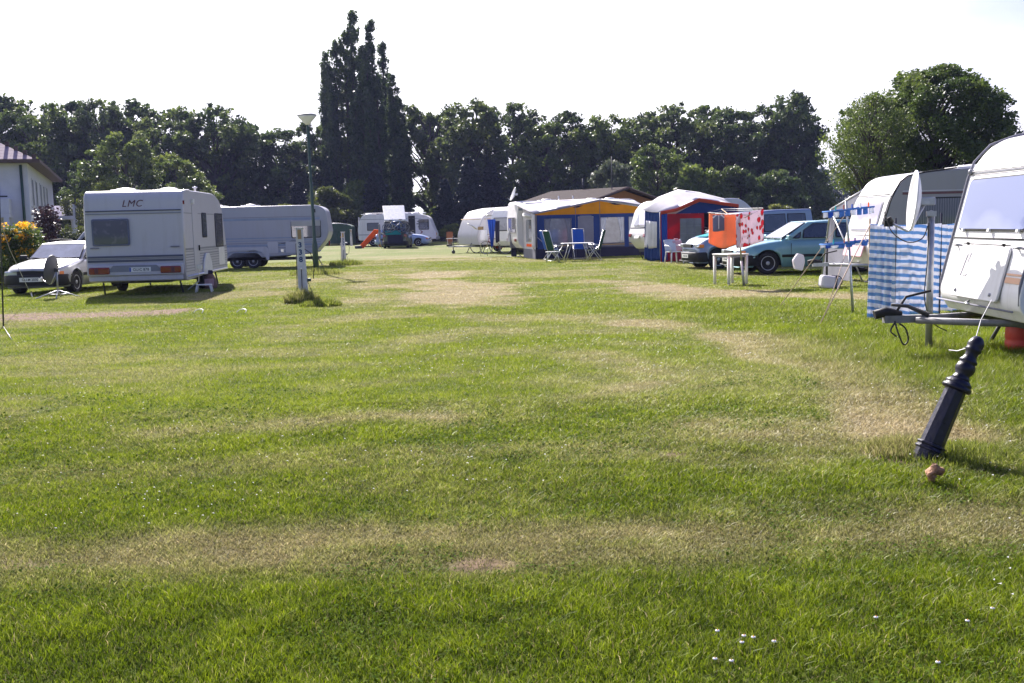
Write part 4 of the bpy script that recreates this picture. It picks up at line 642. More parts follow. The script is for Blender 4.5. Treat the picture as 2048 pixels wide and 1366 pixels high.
MB().tube([A0, A1, A2], 0.025, 6).build('frame_pole', 'alu', aw); MB().tube([A1, Vector((A3.x, A3.y, 0))+Vector((0.3, 0, 0))], 0.02, 6).build('frame_pole', 'alu', aw)
# clothes airer on a pole, guyed
q = at(1706, 626); ar = thing('clothes_airer', 'blue two-tier clothes airer with small pegged washing on a grey pole', 'clothes airer', q); tpz = 1.83; lean = Vector((-0.13, 0, 1.78))
MB().tube([(0, 0, 0), lean*0.6], 0.022, 8).tube([lean*0.6, lean], 0.017, 8).build('pole', 'galv', ar)
for z, x0, x1, hh in ((1.62, -0.42, 0.22, 0.09), (1.10, -0.46, 0.38, 0.05)):
    fr_ = MB(); c0 = lean*(z/1.78)
    for yy in (-0.28, 0.28): fr_.tube([(x0, yy, z+0.00), (x1, yy, z+0.06)], 0.012, 6)
    fr_.tube([(x0, -0.28, z), (x0, 0.28, z)], 0.012, 6).tube([(x1, -0.28, z+0.06), (x1, 0.28, z+0.06)], 0.012, 6).tube([(x0, 0, z), (x1, 0, z+0.06)], 0.012, 6).build('hanger_frame', 'lace_blue', ar)
    for yy, mm_ in ((-0.28, 'lace_blue'), (0.0, 'cloth_white'), (0.28, 'lace_blue')):
        n_ = 7
        for k in range(n_):
            if (k+int(yy > 0)) % 4 == 3: continue
            xa = x0+(x1-x0)*k/n_+0.01; xb = xa+(x1-x0)/n_*0.8; mm = MB(); cloth(mm, (xa, yy, z+0.06*k/n_-0.01), (xb, yy, z+0.06*(k+1)/n_-0.01), hh, 0.008, 1, 5, 4, phase=k); mm.build('washing', mm_ if k % 3 else ('cloth_blue' if yy == 0 else 'cloth_white'), ar)
    for k in range(5): MB().box((x0+(x1-x0)*(k+0.3)/5, -0.28, z+0.05+0.012*k), (0.014, 0.03, 0.07)).build('peg', ('cloth_teal', 'red_lens', 'cloth_blue', 'lamp_white', 'board_orange')[k], ar)
MB().tube([lean*0.9, at(1560, 612)-q], 0.008, 6).tube([lean*0.62, at(1650, 630)-q], 0.006, 6).build('guy_line', 'rope', ar)
# ---------------------------------------------------------------- cars on the right
def place(wheelpt, rz, lx, ly): return (wheelpt.x-(math.cos(rz)*lx-math.sin(rz)*ly), wheelpt.y-(math.sin(rz)*lx+math.cos(rz)*ly), 0)
a = R(185); car('turquoise_estate_car', 'turquoise estate car with black bumper parked behind the small white table', place(at(1535, 549), a, 1.42, 0.80), a, 4.6, 1.72,
    [(-2.3, 0.8), (-2.25, 0.94), (0.70, 0.94), (1.4, 0.87), (2.0, 0.76), (2.22, 0.68), (2.3, 0.60)], [(1.05, 0.95), (0.25, 1.42), (-1.75, 1.42), (-2.2, 0.98)], 0.94, 'turquoise_paint', ws=(-1.25, 1.42), wr=0.31, spokes=7,
    side_wins=[[(0.70, 0.98), (0.50, 0.98), (0.47, 1.14)], [(0.42, 0.98), (0.38, 1.19), (0.12, 1.36), (-0.45, 1.365), (-0.45, 0.98)], [(-0.53, 0.98), (-0.53, 1.365), (-1.25, 1.36), (-1.3, 0.98)], [(-1.38, 0.98), (-1.33, 1.36), (-1.72, 1.34), (-2.0, 0.98)]], txt='H-TN 618', lamp_z=0.62, group='parked cars')
a = R(191); kg = car('blue_grey_van', 'blue-grey small van with tall roof parked behind the washing on the rotary dryer', place(at(1436, 539), a, 1.28, 0.76), a, 4.0, 1.66,
    [(-2, 1.0), (-1.97, 1.10), (0.95, 1.08), (1.35, 1.02), (1.75, 0.90), (1.95, 0.74), (2.0, 0.6)], [(1.15, 1.08), (0.45, 1.72), (-1.85, 1.80), (-1.97, 1.12)], 1.08, 'steel_blue_paint', ws=(-1.2, 1.28), wr=0.31, tumble=0.13,
    side_wins=[[(0.85, 1.12), (0.35, 1.62), (-0.15, 1.64), (-0.15, 1.12)], [(-0.24, 1.12), (-0.24, 1.64), (-0.95, 1.66), (-0.98, 1.12)], [(-1.06, 1.12), (-1.03, 1.66), (-1.62, 1.66), (-1.68, 1.12)]], txt='UE-K 44', lamp_z=0.74, group='parked cars')
MB().add([(1.15, -0.3, 1.115), (1.62, -0.3, 1.012), (1.58, 0.55, 1.022), (1.12, 0.5, 1.115)], [(0, 1, 2, 3)]).build('bonnet_reflection', 'cloth_teal', kg)  # teal sheet stands in for the light-blue reflection on the bonnet
# ---------------------------------------------------------------- washing on the rotary dryer, table, chairs
dp = at(1488, 573); rd = thing('rotary_dryer', 'rotary clothes dryer on a leaning grey pole beside the small white table', 'rotary dryer', dp); tl = ad(1474, 428, 24.05)-dp
MB().tube([(0, 0, -0.02), tl*0.35], 0.028, 10).tube([tl*0.35, tl], 0.02, 10).build('pole', 'galv', rd)
for e in (ad(1416, 425, 23.9), ad(1443, 418, 24.9), ad(1527, 416, 24.1), ad(1500, 430, 23.2)): MB().tube([tl*0.9, e-dp], 0.010, 6).build('arm', 'wood', rd)
MB().tube([ad(1416, 425, 23.9)-dp, ad(1500, 430, 23.2)-dp, ad(1527, 416, 24.1)-dp, ad(1443, 418, 24.9)-dp, ad(1416, 425, 23.9)-dp], 0.004, 5).tube([ad(1430, 427, 23.9)-dp, ad(1495, 431, 23.4)-dp, ad(1518, 420, 24.1)-dp, ad(1448, 421, 24.6)-dp, ad(1430, 427, 23.9)-dp], 0.004, 5).build('line', 'wire', rd)
def hang(name, label, cat, pa, pb, drop, m_, **k):
    a = ad(*pa); b = ad(*pb); c = (a+b)/2; m = MB(); cloth(m, a-c, b-c, drop, **k); return tag(m.build(name, m_, None, 0, c), label, cat, 'washing on the rotary dryer')
hang('orange_sheet', 'large orange sheet hanging on the rotary dryer', 'sheet', (1418, 427, 23.92), (1480, 428, 23.35), 0.66, 'cloth_orange', amp=0.02, nf=1.7, sag=0.10)
hang('floral_towel', 'white towel with red flowers hanging at the right of the rotary dryer', 'towel', (1472, 428, 23.28), (1527, 418, 24.0), 0.75, 'floral', amp=0.015, nf=1.3)
tk = MB(); cloth(tk, (-0.13, 0, 0), (0.13, 0, 0), 0.36, 0.012, 1, 12, 8); tk2 = tag(tk.build('grey_shirt', 'cloth_grey', None, 0, ad(1437, 430, 23.6)), 'small grey shirt with a white placket hanging before the orange sheet', 'shirt', 'washing on the rotary dryer')
MB().box((0, -0.025, -0.16), (0.02, 0.012, 0.3)).build('placket', 'cloth_white', tk2); MB().box((0.09, -0.02, -0.03), (0.1, 0.012, 0.03), ry=0.7).box((-0.09, -0.02, -0.03), (0.1, 0.012, 0.03), ry=-0.7).build('collar', 'cloth_white', tk2)
q = ad(1461, 568, 24.9); q.z = 0; tb = thing('white_table', 'small white square garden table standing before the turquoise car', 'table', q, R(27))
MB().rrect(Matrix.Translation((0, 0, 0.70)), 0.62, 0.62, 0.03, 0.03).build('tabletop', 'white_plastic', tb, 0.008); MB().box((0, 0, 0.67), (0.54, 0.54, 0.05)).build('apron', 'stripe_grey', tb)
for x in (-0.26, 0.26):
    for y in (-0.26, 0.26): MB().tube([(x, y, 0), (x*1.0, y*1.0, 0.7)], [0.036, 0.04], 4).build('leg', 'white_plastic', tb)
def monobloc(loc, rz, label):
    t = thing('plastic_chair', label, 'chair', loc, rz)
    MB().rrect(Matrix.Translation((0, 0, 0.42)), 0.46, 0.44, 0.025, 0.06).build('seat', 'white_plastic', t, 0.008)
    b = MB(); P = [[(0.22*math.sin(u), -0.17-0.07*math.cos(u)-0.14*v, 0.42+0.42*v+0.03*math.cos(u)) for u in [-1.35+2.7*i/12 for i in range(13)]] for v in (0, 0.25, 0.5, 0.75, 1.0)]
    b.grid(P, True, thick=0.02); b.build('backrest', 'white_plastic', t)
    for s in (-1, 1):
        MB().tube([(s*0.24, 0.2, 0.42), (s*0.25, 0.2, 0.62), (s*0.25, 0.0, 0.65), (s*0.23, -0.22, 0.66)], 0.022, 6).build('armrest', 'white_plastic', t)
        for y in (-0.2, 0.2): MB().tube([(s*0.2, y, 0.42), (s*0.25, y*1.25, 0.0)], [0.03, 0.024], 5).build('leg', 'white_plastic', t)
    return t
monobloc(at(1348, 528), R(200), 'white plastic armchair standing before the red awning wall'); q = at(1352, 527); cn = thing('pink_canister', 'pale pink plastic canister standing on the white plastic armchair', 'canister', q+Vector((0.03, 0.06, 0.445)))
MB().box((0, 0, 0.19), (0.36, 0.2, 0.38)).build('canister_body', 'cloth_pink', cn, 0.05, seg=3); MB().tube([(-0.1, 0, 0.37), (-0.08, 0, 0.43), (0.05, 0, 0.43), (0.07, 0, 0.37)], 0.015, 6).build('handle', 'cloth_pink', cn); MB().lathe([(0.03, 0.37), (0.03, 0.42), (0.001, 0.425)], 10, Matrix.Translation((0.13, 0, 0))).build('cap', 'white_plastic', cn)
# ---------------------------------------------------------------- red and blue awning, caravan behind it
DL = 4.9; DW = 2.1; df = DL/2; a = R(14); cdir = Vector((math.cos(a), math.sin(a), 0)); cn_ = Vector((-math.sin(a), math.cos(a), 0)); C0 = Vector((5.28, 40.6, 0))
dc = caravan('small_white_caravan', 'small white caravan tail with red lamps left of the red and blue awning', C0+cdir*df+cn_*(DW/2+0.02), a, DL, DW,
    [(df-0.3, 0.45, 0), (df, 0.9, 0.2), (df-0.3, 1.8, 0.3), (df-0.9, 2.35, 0.5), (-df+0.7, 2.33, 0.5), (-df+0.32, 1.95, 0.15), (-df, 0.88, 0.25), (-df+0.35, 0.45, 0.1), (-df+0.5, 0.42, 0)], zb=0.42, sh='white_shell', ws=(0,), wr=0.3, group='caravans parked on the right')
DR = lambda y, z, off=0.008: frame((-df+max(0, (z-0.9))*0.32-off, y, z), (0, -1, 0), Vector((0.32, 0, 1)))
window(dc, DR(0, 1.62, 0.015), 1.35, 0.55, 'pale_glass', 'awning_white', 0.05, 0.04); MB().tube([DR(-1.0, 1.28) @ Vector((0, 0, 0)), DR(1.0, 1.28) @ Vector((0, 0, 0))], 0.018, 6).build('trim_line', 'rubber', dc)
for s in (-1, 1): MB().box((0, 0, 0), (0.22, 0.13, 0.05), DR(s*0.78, 0.98, 0.01)).build('tail_light', 'red_lens', dc, 0.02)
MB().box((0, 0, 0), (0.5, 0.11, 0.02), DR(0, 0.92, 0.01)).build('number_plate', 'plate', dc); MB().box((0, 0, 0), (0.1, 0.1, 0.03), DR(-0.85, 0.62, -0.03)).build('reflector', 'red_lens', dc)
MB().prism(roundpoly([(-0.2, -0.25), (0.25, -0.25), (0.0, 0.22)], 0.02), 0, 0.01, DR(0.35, 1.6, 0.04)).build('window_sticker', 'window_dark', dc)
rw = thing('red_blue_awning', 'awning with red wall, blue corner drape and red-edged white roof', 'awning', C0, a)
D = 1.4; AF = [(0, 1.86), (0.62, 1.96), (1.55, 2.32), (2.35, 2.18), (3.15, 2.06)]; AB = [(-0.25, 2.0), (0.5, 2.45), (1.3, 2.72), (2.2, 2.6), (3.2, 2.35)]
m = MB(); m.grid([[Vector((lp(f[0], b[0], t_), -D+(D-0.0)*t_, lp(f[1], b[1], t_)+0.05*math.sin(PI*t_)*(1 if i_ % 2 else -1))) for t_ in (0, 0.2, 0.4, 0.6, 0.8, 1)] for i_, (f, b) in enumerate(zip(AF, AB))], True, thick=0.012); m.build('roof_sheet', 'awning_white', rw)
m = MB(); m.grid([[Vector((f[0], -D-0.03, f[1]+0.02)), Vector((f[0], -D-0.05, f[1]-0.10-(0.0 if i_ != 2 else 0.02)))] for i_, f in enumerate(AF)], False, thick=0.012); m.build('valance', 'awning_rust', rw)
m = MB(); poly3(m, [(0.62, -D+0.01, 1.78), (1.55, -D+0.01, 2.22), (3.1, -D+0.01, 1.96), (3.1, -D+0.01, 1.80)]); m.build('gable_panel', 'awning_blue', rw)
m = MB(); poly3(m, [(0.0, -D, 0), (0.78, -D, 0), (0.78, -D, 1.78), (0.0, -D, 1.78)]); poly3(m, [(0.78, -D, 0), (1.75, -D, 0), (1.75, -D, 0.45), (0.78, -D, 0.45)]); poly3(m, [(0.78, -D, 1.6), (1.75, -D, 1.6), (1.75, -D, 1.78), (0.78, -D, 1.78)]); poly3(m, [(1.65, -D, 0.45), (1.75, -D, 0.45), (1.75, -D, 1.6), (1.65, -D, 1.6)]); m.build('front_wall', 'awning_red', rw)
wn = MB().box((1.215, -D+0.01, 1.03), (0.86, 0.012, 1.15)).build('window', 'pvc', rw)
g = MB()
for k in range(1, 3): g.box((0.78+0.29*k, -D-0.003, 1.03), (0.012, 0.01, 1.14))
for k in range(1, 4): g.box((1.215, -D-0.005, 0.46+0.285*k), (0.86, 0.01, 0.012))
g.build('window_grid', 'awning_grey', wn)
m = MB(); cloth(m, (-0.12, -0.15, 1.95), (0.02, -D, 1.84), 1.84, 0.05, 5, 34, 14); m.build('corner_drape', 'awning_blue', rw); m = MB(); cloth(m, (-0.16, -0.35, 1.55), (-0.05, -D+0.25, 1.50), 1.0, 0.05, 3, 20, 10, narrow=-0.1); m.build('side_window_flap', 'cloth_white', rw)
m = MB(); cloth(m, (0.03, -D-0.03, 1.82), (0.26, -D-0.03, 1.84), 1.82, 0.03, 2, 16, 10); m.build('tied_curtain', 'cloth_blue', rw)
m = MB(); poly3(m, [(1.75, -0.2, 0), (3.15, -0.2, 0), (3.15, -0.2, 2.0), (1.75, -0.2, 2.1)]); m.build('inner_shade_sheet', 'cloth_dark', rw); m = MB(); poly3(m, [(3.15, -D, 0), (3.15, 0, 0), (3.15, 0, 2.3), (3.15, -D, 2.0)]); m.build('side_wall', 'awning_red', rw)  # dark inner sheet stands in for the shade inside the open awning
for x, z in ((0, 1.85), (1.55, 2.3), (3.15, 2.0)): MB().tube([(x, -D+0.04, 0), (x, -D+0.04, z)], 0.014, 6).build('frame_pole', 'alu', rw)
m = MB(); m.grid([[(2.0+0.45*i, -1.0+0.2*j, 1.25-0.07*(1-(i-1)**2)*1.5) for j in range(3)] for i in range(3)], True, thick=0.02); m.build('hammock_canopy', 'awning_grey', rw)
# ---------------------------------------------------------------- yellow-gabled awning and its caravan
Y0 = at(1071, 518); a = R(11.5); ya = thing('yellow_gable_awning', 'large awning with yellow gable, blue-framed windows and white roof', 'awning', Y0, a); YD = 2.4
m = MB(); GB = [(-0.06, 1.99), (1.4, 2.24), (2.95, 2.52), (4.0, 2.40), (5.3, 2.16)]; BK = [(-0.45, 2.50), (1.3, 2.58), (2.95, 2.62), (4.1, 2.58), (5.3, 2.52)]
m.grid([[Vector((lp(f[0], b[0], t_), -0.05+YD*t_, lp(f[1], b[1], t_)-0.03*math.sin(PI*t_))) for t_ in (0, 0.25, 0.5, 0.75, 1)] for f, b in zip(GB, BK)], True, thick=0.012); m.build('roof_sheet', 'awning_white', ya)
m = MB(); m.grid([[Vector((x, -0.07, z+0.015)), Vector((x, -0.08, z-0.06))] for x, z in GB], False, thick=0.012); m.build('valance', 'awning_grey', ya)
m = MB(); poly3(m, [(0.02, 0, 1.90), (5.22, 0, 1.90), (5.22, 0, 2.10), (2.95, 0, 2.46), (0.02, 0, 1.94)]); m.build('gable_panel', 'awning_yellow', ya)
for xx, ww, rot in ((1.95, 0.5, 0.18), (3.65, 0.6, -0.17)): MB().prism([(-ww/2, 0), (0, -0.05), (ww/2, 0), (0, 0.03)], 0, 0.01, frame((xx, -0.01, 2.24 if xx < 3 else 2.33), (1, 0, math.tan(-rot) if False else rot), (0, 0, 1))).build('vent_slot', 'cloth_dark', ya)
m = MB()
def panel(m, x0, x1, z0, z1, y=0.0): poly3(m, [(x0, y, z0), (x1, y, z0), (x1, y, z1), (x0, y, z1)])
wins = [(0.42, 1.66, 0.62, 1.74), (2.98, 4.08, 0.62, 1.74), (4.28, 5.05, 0.62, 1.74)]; xs_ = 0.10
m2 = MB()
for x0, x1, z0, z1 in wins: panel(m, xs_, x0, 0.42, 1.90); panel(m, x0, x1, z1, 1.90); panel(m2, x0, x1, 0.42, z0); xs_ = x1 if x1 != 1.66 else 2.80
panel(m, 1.66, 1.95, 0.42, 1.90); panel(m, 1.95, 2.66, 1.80, 1.90); panel(m, 2.66, 2.80, 0.42, 1.90); panel(m, 5.05, 5.22, 0.42, 1.90); m.build('front_wall', 'awning_blue', ya); m2.build('lower_panel', 'awning_dark', ya)
for x0, x1, z0, z1 in wins:
    w = MB().box(((x0+x1)/2, 0.03, (z0+z1)/2), (x1-x0, 0.01, z1-z0)).build('window', 'pvc', ya)
    for s in (0, 1):
        mm = MB(); xa = x0+0.02 if s == 0 else x1-0.02; pts = []
        for j in range(9): t_ = j/8; wd = (0.30-0.16*math.sin(PI*t_*0.55)); pts.append([(xa+(wd*u_ if s == 0 else -wd*u_), 0.018-0.008*math.sin(9*u_), z1-(z1-z0)*t_) for u_ in [q_/6 for q_ in range(7)]])
        if s: pts = [list(reversed(r_)) for r_ in pts]
        mm.grid(pts, True, thick=0.006); mm.build('curtain', 'cloth_white' if x0 > 1 else 'awning_grey', w)
    MB().box(((x0+x1)/2, -0.012, 0.55), (x1-x0, 0.012, 0.05)).build('tan_band', 'wood', ya); MB().box(((x0+x1)/2, -0.012, 0.49), (x1-x0, 0.012, 0.03)).build('grey_band', 'awning_grey', ya)
MB().prism(roundpoly([(1.96, 0.42), (2.65, 0.42), (2.65, 1.84), (1.96, 1.84)], [0, 0, 0.15, 0.15]), 0, 0.012, frame((0, 0.0, 0), (1, 0, 0), (0, 0, 1))).build('door_panel', 'awning_grey', ya)
m = MB(); panel(m, 0.0, 5.25, 0.0, 0.42, -0.02); m.build('mud_skirt', 'cloth_dark', ya)
m = MB(); poly3(m, [(0, 0, 0), (0, YD, 0), (-0.35, YD, 0.0), (-0.1, 0, 0)][:0] or [(0.0, -0.02, 0.42), (0.0, 0.5, 0.42), (0.0, 0.5, 1.94), (0.0, -0.02, 1.94)]); poly3(m, [(0, 1.8, 0.42), (0, YD, 0.42), (0, YD, 2.3), (0, 1.8, 2.1)]); poly3(m, [(0, 0.5, 1.72), (0, 1.8, 1.72), (0, 1.8, 2.15), (0, 0.5, 1.96)]); poly3(m, [(0, 0.5, 0.42), (0, 1.8, 0.42), (0, 1.8, 0.72), (0, 0.5, 0.72)]); m.build('side_wall', 'awning_white', ya)
MB().box((0.0, 1.15, 1.22), (0.012, 1.3, 1.0)).build('side_window', 'pvc', ya); MB().box((-0.012, 1.15, 0.58), (0.012, 1.1, 0.12)).build('orange_band', 'board_orange', ya); m = MB(); poly3(m, [(0, -0.02, 0), (0, YD, 0), (0, YD, 0.42), (0, -0.02, 0.42)]); m.build('side_skirt', 'awning_grey', ya)
m = MB(); cloth(m, (-0.02, 0.05, 1.95), (-0.02, 0.55, 2.0), 1.5, 0.03, 3, 14, 8, narrow=0.3); m.build('folded_curtain', 'cloth_white', ya); m = MB(); m.tube([(-0.05, 0.5, 1.86), (-0.07, 1.8, 1.95)], [0.06, 0.09], 8); m.build('rolled_blind', 'cloth_white', ya)
for x, z in ((0.02, 1.93), (1.84, 2.28), (2.95, 2.5), (5.2, 2.12)): MB().tube([(x, -0.02, 0), (x, -0.02, z)], 0.01, 6).build('frame_pole', 'stripe_grey', ya)
MB().tube([(0.03, -0.02, 1.0), (0.95, -0.9, 0.0)], 0.012, 5).build('guy_line', 'wire', ya)
ax = Vector((math.cos(a), math.sin(a), 0)); an = Vector((-math.sin(a), math.cos(a), 0)); BL = 6.6; bf = BL/2
bc = caravan('white_caravan', 'white caravan behind the yellow-gabled awning, its tail with window left of the canvas', Y0+ax*(bf-0.3)+an*(YD+1.16), a, BL, 2.3,
    [(bf-0.4, 0.45, 0), (bf, 0.9, 0.2), (bf-0.4, 2.0, 0.3), (bf-0.9, 2.6, 0.4), (-bf+0.1, 2.58, 0.16), (-bf, 1.7, 0.2), (-bf+0.02, 0.7, 0.2), (-bf+0.25, 0.42, 0)], sh='white_shell', ws=(-0.5, 0.35), wr=0.31, group='caravans parked in the middle')
BR = lambda y, z, x=-bf: frame((x-0.004, y, z), (0, -1, 0), (0, 0, 1)); window(bc, BR(-0.1, 1.5), 1.6, 0.75, 'striped_curtain', 'awning_white', 0.05, 0.04)
for s in (-1, 1): MB().box((0, 0, 0.02), (0.3, 0.14, 0.05), BR(s*0.85, 0.8)).build('tail_light', 'red_lens', bc, 0.02)
strip(bc, 2.3, -1, -bf+0.1, -bf+1.3, 2.2, 0.1, 'stripe_pale_blue')
for xx in (-1.6, 0.6, 1.5): roof_vent(bc, xx, 0, 2.585, 0.6, 0.8)
for xx in (-0.9, -0.2): MB().tube([(xx, 0.4, 2.55), (xx, 0.4, 2.82)], 0.03, 6).build('chimney', 'alu', bc)
pt = ad(1034, 402, 49.4); dish('roof_dish', 'thin pale satellite dish standing edge-on on the white caravan roof', Vector((pt.x, pt.y, 2.56)), R(188), 0.32, 0.36, 'lamp_white', 'galv', 0.35, elev=R(22))
a2 = R(48); AL = 5.0; af = AL/2; pA = ad(1009, 500, 55.0); pA.z = 0
ac = caravan('white_caravan', 'white caravan tail with rounded roof and red lamp left of the yellow-gabled awning', pA+Vector((math.cos(a2), math.sin(a2), 0))*af, a2, AL, 2.1,
    [(af-0.4, 0.45, 0), (af, 0.9, 0.2), (af-0.4, 2.0, 0.3), (af-0.9, 2.45, 0.4), (-af+0.4, 2.45, 0.35), (-af+0.05, 1.7, 0.25), (-af, 0.7, 0.2), (-af+0.2, 0.42, 0)], sh='white_shell', ws=(-0.1,), wr=0.3, group='caravans parked in the middle')
BR = lambda y, z: frame((-af-0.0, y, z), (0, -1, 0), (0, 0, 1)); window(ac, frame((-af+0.03, 0, 1.55), (0, -1, 0), (0.05, 0, 1)), 1.5, 0.7, 'curtain_glass', 'rubber', 0.06)
for s in (-1, 1): MB().lathe([(0.09, 0), (0.08, 0.03), (0.001, 0.035)], 14, BR(s*0.82, 0.85)).build('tail_light', 'red_lens', ac)
plate(ac, BR(0, 0.72) @ Matrix.Translation((0, 0, 0.01)), '', eu=False)
# egg-nosed caravan
EL = 4.9; ef = EL/2; a = R(214); eh = Vector((math.cos(a), math.sin(a), 0)); e0 = at(905, 507.5)-eh*(ef+0.95)
ec = caravan('cream_caravan', 'rounded cream caravan with white nose and drawbar pointing left in the middle distance', e0, a, EL, 2.1,
    [(ef-0.1, 0.45, 0), (ef+0.0, 0.95, 0.3), (ef-0.35, 1.85, 0.35), (ef-0.75, 2.28, 0.5), (ef-1.8, 2.5, 0.8), (-ef+0.6, 2.48, 0.5), (-ef, 1.4, 0.4), (-ef+0.2, 0.42, 0)], zb=0.42, ws=(-0.2,), wr=0.3, sh='cream_shell', group='caravans parked in the middle')
window(ec, sideM(2.1, 1, 0.9, 1.58), 0.7, 0.45, 'curtain_glass', 'wood', 0.05); strip(ec, 2.1, 1, -ef+0.3, ef-0.5, 1.86, 0.035, 'wood'); strip(ec, 2.1, 1, -ef+0.3, ef-0.2, 1.0, 0.03, 'wood'); roof_vent(ec, -0.9, 0.2, 2.49, 0.8, 1.0)
MB().rrect(sideM(2.1, 1, 1.6, 1.2), 0.35, 0.35, 0.02, 0.04).build('service_hatch', 'cream_shell', ec, 0.004)
MB().tube([(ef-0.30, -1.03, 1.86), (ef-0.30, 1.03, 1.86)], 0.02, 6).build('trim_line', 'wood', ec)
MB().tube([(-1.7, 0, 2.5), (-1.7, 0, 2.6)], 0.08, 8).build('chimney', 'alu', ec)
# ---------------------------------------------------------------- camping table and folding chairs before the yellow awning
def folding_chair(loc, rz, fab, label, back=0.78, tiltb=0.28):
    t = thing('folding_chair', label, 'chair', loc, rz, 'folding chairs round the camping table')
    MB().rrect(Matrix.Translation((0, 0, 0.44)), 0.48, 0.46, 0.03, 0.03).build('seat', fab, t)
    b = MB(); b.rrect(frame((0, -0.22-tiltb*back/2, 0.46+back/2), (1, 0, 0), (0, -tiltb, 1)), 0.44, back, 0.03, 0.06).build('backrest', fab, t)
    f = MB()
    for s in (-1, 1): f.tube([(s*0.25, 0.22, 0.44), (s*0.25, -0.22, 0.44), (s*0.25, -0.22-tiltb*back, 0.46+back)], 0.014, 6).tube([(s*0.26, -0.25, 0.64), (s*0.26, 0.18, 0.66)], 0.018, 6)
    f.tube([(-0.25, -0.22-tiltb*back, 0.46+back), (0.25, -0.22-tiltb*back, 0.46+back)], 0.014, 6).build('seat_frame', 'alu', t)
    for s in (-1, 1): MB().tube([(s*0.26, -0.15, 0.62), (s*0.26, 0.30, 0.0)], 0.014, 6).build('leg', 'alu', t); MB().tube([(s*0.26, 0.15, 0.62), (s*0.26, -0.32, 0.0)], 0.014, 6).build('leg', 'alu', t)
    MB().tube([(-0.26, -0.28, 0.05), (0.26, -0.28, 0.05)], 0.012, 6).build('crossbar', 'alu', t); return t
q = at(1155, 522); ct = thing('camping_table', 'low white-edged camping table among the folding chairs before the yellow-gabled awning', 'table', q, R(6))
MB().rrect(Matrix.Translation((0, 0, 0.70)), 1.25, 0.75, 0.035, 0.06).build('tabletop', 'white_plastic', ct, 0.008)
for s in (-1, 1): MB().tube([(s*0.3, -0.32, 0.68), (s*0.52, -0.34, 0.0)], 0.016, 6).build('leg', 'alu', ct); MB().tube([(s*0.3, 0.32, 0.68), (s*0.52, 0.34, 0.0)], 0.016, 6).build('leg', 'alu', ct)
folding_chair(at(1112, 523.5), R(-60), 'chair_green', 'dark green folding chair at the left end of the camping table'); folding_chair(at(1103, 520.5), R(-80), 'chair_blue', 'blue folding chair behind the dark green one, left of the camping table')
folding_chair(at(1160, 519.3), R(185), 'chair_blue', 'blue high-backed folding chair facing the yellow-gabled awning, behind the camping table', 0.82); folding_chair(at(1188, 521.5), R(75), 'chair_green', 'dark green folding chair at the right end of the camping table')
q = at(1106, 526); fs = thing('folding_stool', 'low folding stool with white top at the left of the camping table', 'stool', q)
MB().rrect(Matrix.Translation((0, 0, 0.42)), 0.55, 0.4, 0.03, 0.04).build('seat', 'white_plastic', fs)
for s in (-1, 1):
    for y in (-1, 1): MB().tube([(s*0.16, y*0.15, 0.42), (s*0.26, y*0.18, 0)], 0.014, 6).build('leg', 'alu', fs)
# stand with white lid and dark foot (small gas grill under a cloth)
q = at(1028, 513.5); gs_ = thing('camping_stand', 'slim grey camping stand with white draped top and dark foot left of the yellow-gabled awning', 'stand', q)
MB().rrect(Matrix.Translation((0, 0, 0)), 0.7, 0.5, 0.02, 0.05).build('base_plate', 'white_plastic', gs_); MB().box((0, 0, 0.22), (0.26, 0.3, 0.4)).build('foot', 'cloth_dark', gs_, 0.03); MB().box((0, 0, 0.72), (0.36, 0.34, 0.62)).build('cabinet', 'awning_grey', gs_, 0.03)
m = MB(); m.box((0, 0, 1.06), (0.55, 0.45, 0.06)); m.prism([(-0.27, 0), (0.3, 0), (0.2, 0.3), (-0.17, 0.3)], -0.2, 0.2, frame((0, 0, 1.09), (1, 0, 0), (0, 0, 1))); m.build('draped_top', 'cloth_white', gs_, 0.04); MB().box((-0.22, -0.05, 0.9), (0.14, 0.3, 0.4)).build('side_cloth', 'cloth_white', gs_, 0.03)
def bicycle(loc, rz, col, label, M=None, group='bicycles'):
    t = thing('bicycle', label, 'bicycle', loc, rz, group)
    for x in (-0.52, 0.52):
        w = MB(); T = frame((x, 0, 0.34), (1, 0, 0), (0, 0, 1)); w.lathe([(0.335, -0.015), (0.352, 0), (0.335, 0.015), (0.318, 0), (0.335, -0.015)], 24, T, ring=True); W2 = w.build('wheel', 'tyre', t)
        s_ = MB(); s_.lathe([(0.318, -0.008), (0.318, 0.008), (0.305, 0.006), (0.305, -0.006), (0.318, -0.008)], 24, T, ring=True)
        for k in range(8): b_ = 2*PI*k/8; s_.tube([(x, 0, 0.34), (x+0.31*math.cos(b_), 0, 0.34+0.31*math.sin(b_))], 0.003, 3)
        s_.build('rim', 'rim_alloy', W2)
    f = MB(); bbk = (-0.08, 0, 0.30); st_ = (-0.2, 0, 0.78); hd_ = (0.36, 0, 0.82); h2 = (0.39, 0, 0.70)
    f.tube([bbk, st_], 0.016, 6).tube([st_, hd_], 0.016, 6).tube([bbk, h2], 0.018, 6).tube([(-0.52, 0, 0.34), bbk], 0.01, 6).tube([(-0.52, 0, 0.34), st_], 0.01, 6).tube([(0.52, 0, 0.34), h2, hd_, (0.34, 0, 0.95)], 0.014, 6).build('frame', col, t)
    MB().tube([(0.30, -0.26, 0.98), (0.36, -0.1, 1.0), (0.36, 0.1, 1.0), (0.30, 0.26, 0.98)], 0.012, 6).build('handlebar', 'alu', t); MB().box((-0.23, 0, 0.90), (0.24, 0.12, 0.05)).tube([(-0.22, 0, 0.78), (-0.235, 0, 0.9)], 0.012, 6).build('saddle', 'black_plastic', t, 0.02)
    return t
